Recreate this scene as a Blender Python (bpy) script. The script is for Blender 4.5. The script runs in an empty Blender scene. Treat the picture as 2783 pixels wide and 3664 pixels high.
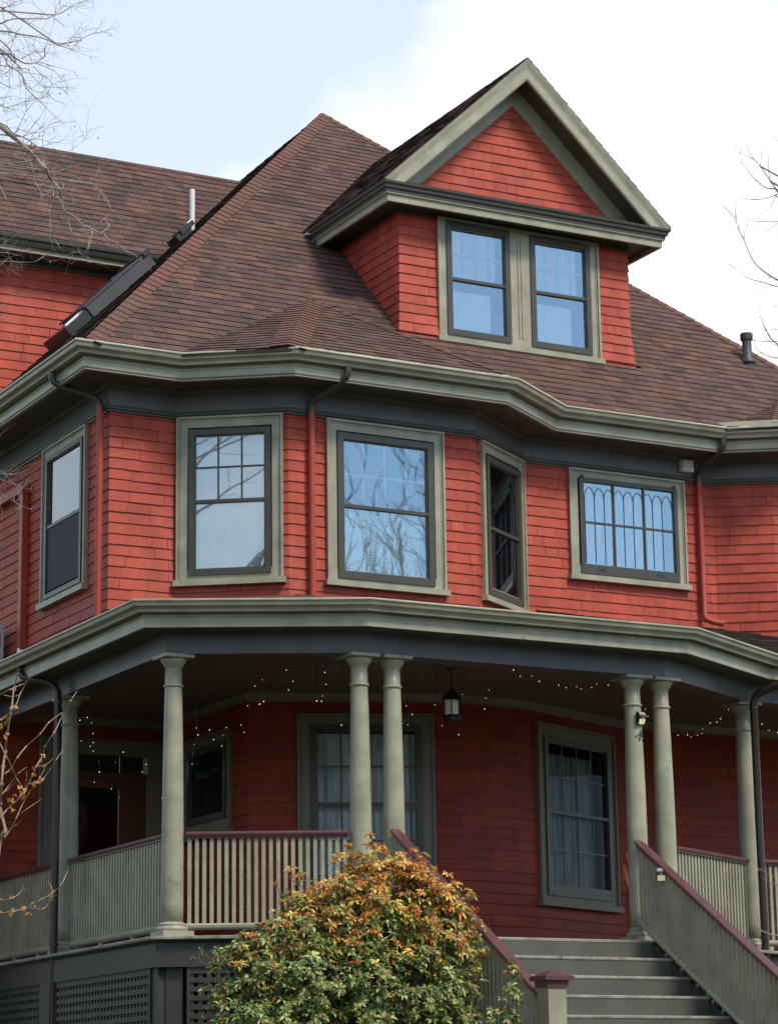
import bpy, math, random
import numpy as np
from mathutils import Vector, Matrix
R=math.radians
random.seed(7)
rnd=random.random
def ru(a,b): return a+(b-a)*rnd()
scn=bpy.context.scene
col=scn.collection
# ------------------------------------------------------------ camera (origin = photographer's eye, ground 1.6 m below)
PIT,ROL,YAW=R(13.3635),R(-0.8237),R(28.468)
cF=Vector((math.sin(YAW)*math.cos(PIT),math.cos(YAW)*math.cos(PIT),math.sin(PIT)))
r0=Vector((math.cos(YAW),-math.sin(YAW),0)); u0=r0.cross(cF)
cR=r0*math.cos(ROL)+u0*math.sin(ROL); cU=-r0*math.sin(ROL)+u0*math.cos(ROL)
cam=bpy.data.cameras.new('camera'); camo=bpy.data.objects.new('camera',cam); col.objects.link(camo)
camo.matrix_world=Matrix(((cR.x,cU.x,-cF.x,0),(cR.y,cU.y,-cF.y,0),(cR.z,cU.z,-cF.z,0),(0,0,0,1)))
cam.sensor_fit='VERTICAL'; cam.sensor_height=24.0; cam.lens=24.0*9281/3664
cam.clip_end=3000; cam.clip_start=.1
scn.camera=camo
# ------------------------------------------------------------ sky and sun
SUN_EL,SUN_AZ=R(50),R(162)        # azimuth clockwise from +Y
CLOUD_LOC=(-2.45,-4.34,-2.93)
w=bpy.data.worlds.new('World'); scn.world=w; w.use_nodes=True
nt=w.node_tree; N=nt.nodes; Lk=nt.links; N.clear()
wo=N.new('ShaderNodeOutputWorld'); bg=N.new('ShaderNodeBackground'); bg.inputs[1].default_value=0.15
sk=N.new('ShaderNodeTexSky'); sk.sky_type='NISHITA'; sk.sun_disc=False
sk.sun_elevation=SUN_EL; sk.sun_rotation=SUN_AZ; sk.air_density=1.0; sk.dust_density=0.3; sk.ozone_density=1.2
tc=N.new('ShaderNodeTexCoord'); mp=N.new('ShaderNodeMapping'); mp.inputs['Scale'].default_value=(1,1,1.7); mp.inputs['Location'].default_value=CLOUD_LOC
n1=N.new('ShaderNodeTexNoise'); n1.inputs['Scale'].default_value=1.9; n1.inputs['Detail'].default_value=8; n1.inputs['Roughness'].default_value=.5; n1.inputs['Distortion'].default_value=.25
cr=N.new('ShaderNodeMapRange'); cr.interpolation_type='SMOOTHSTEP'; cr.inputs[1].default_value=.45; cr.inputs[2].default_value=.62; cr.inputs[3].default_value=.05; cr.inputs[4].default_value=1
# thin high cloud sheet spread over the sky beyond the house
dp=N.new('ShaderNodeVectorMath'); dp.operation='DOT_PRODUCT'; dp.inputs[1].default_value=(.50,.85,.12); Lk.new(tc.outputs['Generated'],dp.inputs[0])
n2=N.new('ShaderNodeTexNoise'); n2.inputs['Scale'].default_value=1.1; n2.inputs['Detail'].default_value=3; Lk.new(tc.outputs['Generated'],n2.inputs['Vector'])
ad_=N.new('ShaderNodeMath'); ad_.operation='MULTIPLY_ADD'; ad_.inputs[1].default_value=.8; Lk.new(n2.outputs[0],ad_.inputs[0]); Lk.new(dp.outputs['Value'],ad_.inputs[2])
hz=N.new('ShaderNodeMapRange'); hz.interpolation_type='SMOOTHSTEP'; hz.inputs[1].default_value=.1; hz.inputs[2].default_value=1.25; hz.inputs[3].default_value=.03; hz.inputs[4].default_value=.54
Lk.new(ad_.outputs[0],hz.inputs[0])
mxm=N.new('ShaderNodeMath'); mxm.operation='MAXIMUM'
mx=N.new('ShaderNodeMix'); mx.data_type='RGBA'; mx.inputs['B'].default_value=(7.6,7.8,8.05,1)
Lk.new(tc.outputs['Generated'],mp.inputs[0]); Lk.new(mp.outputs[0],n1.inputs['Vector']); Lk.new(n1.outputs[0],cr.inputs[0])
Lk.new(hz.outputs[0],mxm.inputs[0]); Lk.new(cr.outputs[0],mxm.inputs[1])
wb=N.new('ShaderNodeVectorMath'); wb.operation='MULTIPLY'; wb.inputs[1].default_value=(1.0,1.17,1.22); Lk.new(sk.outputs[0],wb.inputs[0])
Lk.new(mxm.outputs[0],mx.inputs['Factor']); Lk.new(wb.outputs[0],mx.inputs['A']); Lk.new(mx.outputs['Result'],bg.inputs[0]); Lk.new(bg.outputs[0],wo.inputs[0])
sun=bpy.data.lights.new('sun','SUN'); sun.energy=3.1; sun.angle=R(14); sun.color=(1,.93,.80)
suno=bpy.data.objects.new('sun',sun); col.objects.link(suno)
sd=Vector((math.sin(SUN_AZ)*math.cos(SUN_EL),math.cos(SUN_AZ)*math.cos(SUN_EL),math.sin(SUN_EL)))
suno.rotation_euler=sd.to_track_quat('Z','Y').to_euler(); suno.location=sd*60
scn.view_settings.view_transform='Standard'; scn.view_settings.look='None'; scn.view_settings.gamma=1
scn.view_settings.use_curve_mapping=False; scn.view_settings.exposure=0.10
# ------------------------------------------------------------ materials
M={}
def mat(name,c,rough=.5,bump=0,bscale=40,var=.08,vscale=3,attr=False,spec=.5,dirt=None,emit=None,metal=0,stretch=None,streak=0):
    m=bpy.data.materials.new(name); m.use_nodes=True; t=m.node_tree; n=t.nodes; l=t.links
    b=n['Principled BSDF']; b.inputs['Roughness'].default_value=rough; b.inputs['Specular IOR Level'].default_value=spec; b.inputs['Metallic'].default_value=metal
    g=n.new('ShaderNodeNewGeometry')
    src=g.outputs['Position']
    if stretch:
        mpn=n.new('ShaderNodeMapping'); mpn.inputs['Scale'].default_value=stretch; l.new(src,mpn.inputs[0]); src=mpn.outputs[0]
    no=n.new('ShaderNodeTexNoise'); no.inputs['Scale'].default_value=vscale; no.inputs['Detail'].default_value=6; l.new(src,no.inputs['Vector'])
    mr=n.new('ShaderNodeMapRange'); mr.inputs[1].default_value=.3; mr.inputs[2].default_value=.7; mr.inputs[3].default_value=1-var*1.6; mr.inputs[4].default_value=1+var*1.6; l.new(no.outputs[0],mr.inputs[0])
    rgb=n.new('ShaderNodeRGB'); rgb.outputs[0].default_value=(*c,1); out=rgb.outputs[0]
    if attr:
        a=n.new('ShaderNodeAttribute'); a.attribute_name='Col'
        if attr=='abs': out=a.outputs['Color']
        else:
            mm=n.new('ShaderNodeMix'); mm.data_type='RGBA'; mm.blend_type='MULTIPLY'; mm.inputs['Factor'].default_value=1; l.new(out,mm.inputs['A']); l.new(a.outputs['Color'],mm.inputs['B']); out=mm.outputs['Result']
    v=n.new('ShaderNodeVectorMath'); v.operation='SCALE'; l.new(out,v.inputs[0]); l.new(mr.outputs[0],v.inputs['Scale']); out=v.outputs[0]
    if dirt:
        d=n.new('ShaderNodeTexNoise'); d.inputs['Scale'].default_value=dirt[1]; d.inputs['Detail'].default_value=8; d.inputs['Roughness'].default_value=.7
        l.new(src,d.inputs['Vector']); dr=n.new('ShaderNodeMapRange'); dr.inputs[1].default_value=dirt[2]; dr.inputs[2].default_value=dirt[2]+.12; l.new(d.outputs[0],dr.inputs[0])
        dm=n.new('ShaderNodeMix'); dm.data_type='RGBA'; dm.inputs['B'].default_value=(*dirt[0],1); l.new(dr.outputs[0],dm.inputs['Factor']); l.new(out,dm.inputs['A']); out=dm.outputs['Result']
    l.new(out,b.inputs['Base Color'])
    if bump:
        bn=n.new('ShaderNodeTexNoise'); bn.inputs['Scale'].default_value=bscale; bn.inputs['Detail'].default_value=5; l.new(src,bn.inputs['Vector'])
        bp=n.new('ShaderNodeBump'); bp.inputs['Strength'].default_value=bump; bp.inputs['Distance'].default_value=.01; l.new(bn.outputs[0],bp.inputs['Height']); l.new(bp.outputs[0],b.inputs['Normal'])
    if emit:
        b.inputs['Emission Color'].default_value=(*emit[0],1); b.inputs['Emission Strength'].default_value=emit[1]
    M[name]=m; return m
mat('red_shingle',(.40,.062,.036),.6,bump=.35,bscale=60,var=.11,vscale=5,attr='mul',spec=.3,stretch=(1,1,.3),dirt=((.42,.088,.056),1.1,.55))
mat('red_shaded',(.27,.034,.019),.55,bump=.35,bscale=60,var=.08,vscale=7,attr='mul',spec=.3,stretch=(1,1,.35))  # shingle red deepened so the porch shade sits in the wall colour
mat('trim_shaded',(.18,.165,.115),.45,bump=.2,var=.08,spec=.35)  # sage trim darkened, porch shade put into the colour
mat('door_wood',(.09,.026,.011),.4,var=.15)
mat('red_paint',(.38,.055,.034),.45,bump=.1,var=.06,spec=.35)
mat('sage_trim',(.315,.296,.210),.38,bump=.35,bscale=22,var=.12,vscale=4,spec=.4,dirt=((.185,.17,.125),9,.60))
mat('skirt_paint',(.036,.035,.030),.5,bump=.2,var=.12)
mat('worn_gutter',(.345,.328,.238),.36,bump=.25,bscale=25,var=.1,vscale=5,spec=.4,dirt=((.42,.42,.36),7,.60))
mat('worn_edge',(.46,.44,.33),.7,bump=.6,bscale=50,var=.2,vscale=7,dirt=((.05,.045,.035),6,.5),spec=.3)
mat('slate_trim',(.088,.084,.088),.4,bump=.25,bscale=20,var=.12,vscale=3,spec=.5)
mat('dark_olive',(.058,.055,.043),.45,bump=.1,var=.08,spec=.45)
mat('soffit',(.085,.078,.058),.6,bump=.15,var=.1)
mat('ceiling',(.15,.115,.075),.55,bump=.1,var=.06,stretch=(.3,4,1))
mat('sash',(.050,.048,.034),.38,var=.06,spec=.5)
mat('handrail',(.105,.040,.042),.35,bump=.1,var=.1,spec=.6)
mat('tread',(.24,.235,.185),.6,bump=.4,bscale=30,var=.2,vscale=6,dirt=((.15,.085,.07),9,.54))
mat('riser',(.085,.082,.068),.55,bump=.2,var=.1)
mat('deck',(.08,.075,.065),.6,bump=.2,var=.1)
mat('roof_base',(.045,.03,.027),.95,var=.2)
mat('roof_shingle',(1,1,1),.92,bump=.9,bscale=180,var=.20,vscale=45,attr='abs',spec=.2,dirt=((.060,.046,.040),.8,.60))
mat('downspout_brown',(.035,.022,.018),.35,var=.08,spec=.5)
mat('downspout_dark',(.05,.052,.043),.4,var=.08)
mat('black_metal',(.02,.021,.024),.35,var=.1,spec=.5)
mat('skylight_frame',(.045,.048,.055),.45,var=.1)
mat('white_pvc',(.72,.68,.68),.45,var=.1,dirt=((.12,.05,.05),9,.56),stretch=(1,1,.4))
mat('light_panel',(.75,.78,.76),.25,var=.03)
mat('vent_metal',(.05,.048,.052),.5,bump=.3,var=.2)
mat('white_box',(.62,.62,.62),.5,var=.08,dirt=((.25,.25,.24),10,.6))
mat('ac_white',(.55,.54,.50),.5,var=.05)
mat('foil',(.6,.6,.62),.25,bump=.8,bscale=50,metal=.8)
mat('rubber',(.02,.02,.02),.6)
mat('orange_wood',(.50,.10,.02),.4,var=.1)
mat('lens_yellow',(.75,.72,.35),.35,emit=((1,.95,.55),.25))
mat('solar_cell',(.30,.30,.27),.15,spec=.8)
mat('lantern_glass',(.85,.87,.80),.3,var=.15,vscale=12)
mat('bulb',(1,.8,.5),.4,emit=((1,.72,.48),4.5))
mat('wire',(.012,.02,.014),.5)
mat('white_wire',(.10,.10,.10),.5)
mat('shade_cloth',(.86,.89,.82),.8,var=.04)
mat('curtain',(.66,.70,.72),.85,var=.2,vscale=6,stretch=(5,5,.4))
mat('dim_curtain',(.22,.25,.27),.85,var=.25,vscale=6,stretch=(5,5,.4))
mat('grille',(.5,.55,.6),.4)
mat('caming',(.03,.03,.035),.4)
mat('bark',(.17,.13,.105),.8,bump=.5,bscale=80,var=.25,vscale=15)
mat('twig_grey',(.30,.25,.22),.7,var=.25,vscale=12)
mat('twig_brown',(.30,.20,.13),.6,var=.25,vscale=12)
mat('bud_red',(.20,.10,.07),.6,var=.2)
mat('petal_yellow',(.62,.33,.05),.6,var=.25,vscale=30)
mat('grass',(.045,.06,.022),.9,bump=.5,var=.3,vscale=2)
mat('asphalt',(.05,.05,.052),.9,bump=.3,var=.15)
mat('concrete',(.32,.31,.29),.85,bump=.3,var=.12)
mat('needle',(.025,.05,.022),.7,var=.3)
mat('interior',(.13,.12,.11),.9)
mat('digit',(.015,.017,.03),.35,spec=.5)
def leafmat():
    m=mat('leaf',(1,1,1),.38,var=.12,vscale=30,attr='abs',spec=.45)
    t=m.node_tree; n=t.nodes; l=t.links; b=n['Principled BSDF']
    tr=n.new('ShaderNodeBsdfTranslucent'); ms=n.new('ShaderNodeMixShader'); ms.inputs[0].default_value=.22
    l.new(b.inputs['Base Color'].links[0].from_socket,tr.inputs[0]); l.new(b.outputs[0],ms.inputs[1]); l.new(tr.outputs[0],ms.inputs[2]); l.new(ms.outputs[0],n['Material Output'].inputs[0])
leafmat()
def glassmat(name,base,tint,wave=0.0,blend=.30):
    m=bpy.data.materials.new(name); m.use_nodes=True; t=m.node_tree; n=t.nodes; l=t.links; n.remove(n['Principled BSDF'])
    gl=n.new('ShaderNodeBsdfGlossy'); gl.inputs['Roughness'].default_value=.015; gl.inputs['Color'].default_value=(.86,.94,1,1)
    tr=n.new('ShaderNodeBsdfTransparent'); tr.inputs[0].default_value=(*tint,1)
    lw=n.new('ShaderNodeLayerWeight'); lw.inputs[0].default_value=blend
    ad=n.new('ShaderNodeMath'); ad.operation='ADD'; ad.inputs[1].default_value=base; ad.use_clamp=True
    ms=n.new('ShaderNodeMixShader'); l.new(lw.outputs['Fresnel'],ad.inputs[0]); l.new(ad.outputs[0],ms.inputs[0]); l.new(tr.outputs[0],ms.inputs[1]); l.new(gl.outputs[0],ms.inputs[2]); l.new(ms.outputs[0],n['Material Output'].inputs[0])
    g=n.new('ShaderNodeNewGeometry'); no=n.new('ShaderNodeTexNoise'); no.inputs['Scale'].default_value=2.2; no.inputs['Detail'].default_value=2; l.new(g.outputs['Position'],no.inputs['Vector'])
    bp=n.new('ShaderNodeBump'); bp.inputs['Strength'].default_value=.03+wave*.5; bp.inputs['Distance'].default_value=.015; l.new(no.outputs[0],bp.inputs['Height']); l.new(bp.outputs[0],gl.inputs['Normal'])
    M[name]=m
glassmat('glass',.19,(.95,.97,.97)); glassmat('old_glass',.0,(.90,.92,.92),.05,.07)
mat('screen_mesh',(.02,.022,.026),.7)
# ------------------------------------------------------------ mesh helpers
class MB:
    def __init__(s): s.v=[]; s.f=[]; s.m=[]; s.c=[]
    def face(s,pts,mi=0,c=(1,1,1)):
        i=len(s.v); s.v.extend([tuple(p) for p in pts]); s.f.append(tuple(range(i,i+len(pts)))); s.m.append(mi); s.c.append(c)
    def box(s,o,X,Y,Z,mi=0,c=(1,1,1)):      # o corner, three edge vectors
        o=Vector(o);X=Vector(X);Y=Vector(Y);Z=Vector(Z)
        if X.cross(Y).dot(Z)<0: o=o+X; X=-X
        p=[o,o+X,o+X+Y,o+Y,o+Z,o+X+Z,o+X+Y+Z,o+Y+Z]; i=len(s.v); s.v.extend([tuple(q) for q in p])
        for f in ((0,3,2,1),(4,5,6,7),(0,1,5,4),(1,2,6,5),(2,3,7,6),(3,0,4,7)): s.f.append(tuple(i+k for k in f)); s.m.append(mi); s.c.append(c)
    def ab(s,x0,x1,y0,y1,z0,z1,mi=0,c=(1,1,1)): s.box((x0,y0,z0),(x1-x0,0,0),(0,y1-y0,0),(0,0,z1-z0),mi,c)
    def tube(s,pts,rs,n=8,mi=0,cap=True,c=(1,1,1)):
        pts=[Vector(p) for p in pts]; rings=[]
        if not hasattr(rs,'__len__'): rs=[rs]*len(pts)
        up=None
        for i,p in enumerate(pts):
            t=(pts[min(i+1,len(pts)-1)]-pts[max(i-1,0)]); 
            if t.length<1e-9: t=Vector((0,0,1))
            t.normalize()
            if up is None: up=t.orthogonal().normalized()
            a=(up-t*up.dot(t)); a=a.normalized() if a.length>1e-6 else t.orthogonal().normalized(); up=a; b=t.cross(a)
            i0=len(s.v); rings.append(i0)
            for k in range(n):
                an=2*math.pi*k/n; s.v.append(tuple(p+(a*math.cos(an)+b*math.sin(an))*rs[i]))
        for i in range(len(pts)-1):
            for k in range(n):
                s.f.append((rings[i]+k,rings[i]+(k+1)%n,rings[i+1]+(k+1)%n,rings[i+1]+k)); s.m.append(mi); s.c.append(c)
        if cap:
            s.f.append(tuple(rings[0]+k for k in reversed(range(n)))); s.m.append(mi); s.c.append(c)
            s.f.append(tuple(rings[-1]+k for k in range(n))); s.m.append(mi); s.c.append(c)
    def lathe(s,c,prof,n=28,mi=0):
        i0=len(s.v)
        for (r,z) in prof:
            for k in range(n):
                a=2*math.pi*k/n; s.v.append((c[0]+r*math.cos(a),c[1]+r*math.sin(a),c[2]+z))
        for j in range(len(prof)-1):
            for k in range(n):
                s.f.append((i0+j*n+k,i0+j*n+(k+1)%n,i0+(j+1)*n+(k+1)%n,i0+(j+1)*n+k)); s.m.append(mi); s.c.append((1,1,1))
        s.f.append(tuple(i0+k for k in reversed(range(n)))); s.m.append(mi); s.c.append((1,1,1))
        s.f.append(tuple(i0+(len(prof)-1)*n+k for k in range(n))); s.m.append(mi); s.c.append((1,1,1))
    def build(s,name,mats,parent=None,smooth=False,colattr=False):
        me=bpy.data.meshes.new(name); me.from_pydata(s.v,[],s.f)
        if isinstance(mats,str): mats=[mats]
        for m in mats: me.materials.append(M[m])
        if len(mats)>1: me.polygons.foreach_set('material_index',s.m)
        if smooth: me.polygons.foreach_set('use_smooth',[True]*len(s.f))
        if colattr:
            a=me.attributes.new('Col','FLOAT_COLOR','FACE'); a.data.foreach_set('color',np.array([(*c,1) for c in s.c],dtype=np.float32).ravel())
        me.update()
        o=bpy.data.objects.new(name,me); col.objects.link(o)
        if parent is not None:
            o.parent=parent
            if parent.type=='EMPTY': o.location=-parent.location
        return o
def tag(o,label=None,cat=None,group=None,kind=None):
    if label: o['label']=label
    if cat: o['category']=cat
    if group: o['group']=group
    if kind: o['kind']=kind
    return o
def empty(name,loc,label,cat,group=None):
    o=bpy.data.objects.new(name,None); o.location=loc; o.empty_display_size=.2; col.objects.link(o); return tag(o,label,cat,group)
def smooth_by_angle(o,ang=35):
    me=o.data
    for p in me.polygons: p.use_smooth=True
    try: me.set_sharp_from_angle(angle=R(ang))
    except Exception: pass
def V2(a): return Vector((a[0],a[1],0))
def wall_normal(P,Q):
    d=(V2(Q)-V2(P)).normalized(); return Vector((d.y,-d.x,0))
def miters(poly,closed=False):
    n=[wall_normal(poly[i],poly[i+1]) for i in range(len(poly)-1)]
    out=[]
    for i in range(len(poly)):
        if i==0: out.append(n[0])
        elif i==len(poly)-1: out.append(n[-1])
        else: out.append((n[i-1]+n[i])/(1+n[i-1].dot(n[i])))
    return out
def sweep(mb,poly,prof,mi=0,closed=True,mit=None,seg=None):
    m=mit or miters(poly); k=len(prof); ids=[]
    for i,p in enumerate(poly):
        ids.append(len(mb.v))
        for (o,z) in prof:
            q=V2(p)+m[i]*o; mb.v.append((q.x,q.y,z))
    for i in range(len(poly)-1):
        for j in range(k if closed else k-1):
            a=ids[i]+j; b=ids[i]+(j+1)%k; c=ids[i+1]+(j+1)%k; d=ids[i+1]+j
            mb.f.append((a,d,c,b)); mb.m.append(mi); mb.c.append((1,1,1))
    if closed:
        for i,rev in ((0,False),(-1,True)):
            f=[ids[i]+j for j in range(k)]
            if rev: f=f[::-1]
            mb.f.append(tuple(f)); mb.m.append(mi); mb.c.append((1,1,1))
def obj_copy(o,loc_delta=None,parent=None):
    c=o.copy(); col.objects.link(c)
    if parent is not None: c.parent=parent
    if loc_delta is not None: c.location=o.location+Vector(loc_delta)
    for ch in list(o.children): obj_copy(ch,None,c)
    return c
def project(p):
    p=Vector(p); d=p.dot(cF)
    return (p.dot(cR)/d*9281+1391.5, 1832-p.dot(cU)/d*9281, d)
BULBS_DOOR=[(9.679,24.5,4.082),(9.759,24.5,4.115),(9.805,24.5,4.063),(9.823,24.5,3.952),(9.696,24.5,3.87),(9.827,24.5,3.862),(9.794,24.5,3.821),(9.826,24.5,3.774),(10.156,24.5,3.781),(9.89,24.5,3.663),(10.068,24.5,3.672),(9.897,24.5,3.564),(9.842,24.5,3.457),(10.41,24.5,3.669),(10.368,24.5,3.588),(10.03,24.5,3.401),(10.117,24.5,3.318),(10.588,24.5,3.332)]
BULBS_CORNER=[(10.211,22.8,3.796),(10.229,22.8,3.73),(10.189,22.8,3.634),(10.175,22.8,3.547),(10.167,22.8,3.443),(10.395,22.8,3.694),(10.351,22.8,3.784),(10.528,22.8,3.82),(10.495,22.8,3.744),(10.481,22.8,3.635),(10.687,22.8,3.856),(10.72,22.8,3.782),(10.759,22.8,4.048),(10.887,22.8,4.072),(10.934,22.8,4.099),(10.536,22.0,4.166),(10.455,22.0,4.1),(10.787,22.0,4.277),(10.859,22.0,4.174),(10.812,22.0,4.085),(11.204,22.0,4.282),(11.214,22.0,4.167),(11.175,22.0,4.053),(10.506,22.0,3.929),(10.548,22.0,3.957),(11.112,22.0,4.0),(11.162,22.0,3.999),(11.378,22.0,3.859),(11.375,22.0,3.781)]
BULBS_LANTERN=[(12.106,21.9,4.18),(12.376,21.9,4.202),(12.036,21.9,3.996),(12.099,21.9,3.916),(12.438,21.9,4.122),(12.668,21.9,4.15),(12.354,21.9,4.026),(12.43,21.9,3.823),(12.051,21.9,3.811),(12.62,21.9,3.932),(12.616,21.9,3.747),(12.972,21.9,4.212),(12.932,21.9,4.129),(12.916,21.9,4.02)]
BULBS_SWAG=[(13.018,21.5,4.353),(13.094,21.5,4.296),(13.228,21.5,4.308),(13.313,21.5,4.261),(13.538,21.5,4.238),(13.62,21.5,4.219),(13.747,21.5,4.237),(13.799,21.5,4.217),(13.916,21.5,4.24),(13.982,21.5,4.281),(14.122,21.5,4.279),(14.237,21.5,4.324)]
BULBS_RIGHT=[(14.889,22.0,4.157),(14.919,22.0,4.085),(15.284,22.0,3.908),(15.403,22.0,3.92),(15.446,22.0,3.9),(15.528,22.0,3.925),(15.584,22.0,3.944),(15.597,22.0,3.992),(15.695,22.0,4.061),(15.782,22.0,4.076),(15.831,22.0,4.116),(15.936,22.0,4.218)]
BULBS_END=[(16.508,22.2,4.127),(16.598,22.2,4.067),(16.71,22.2,4.048)]
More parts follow.
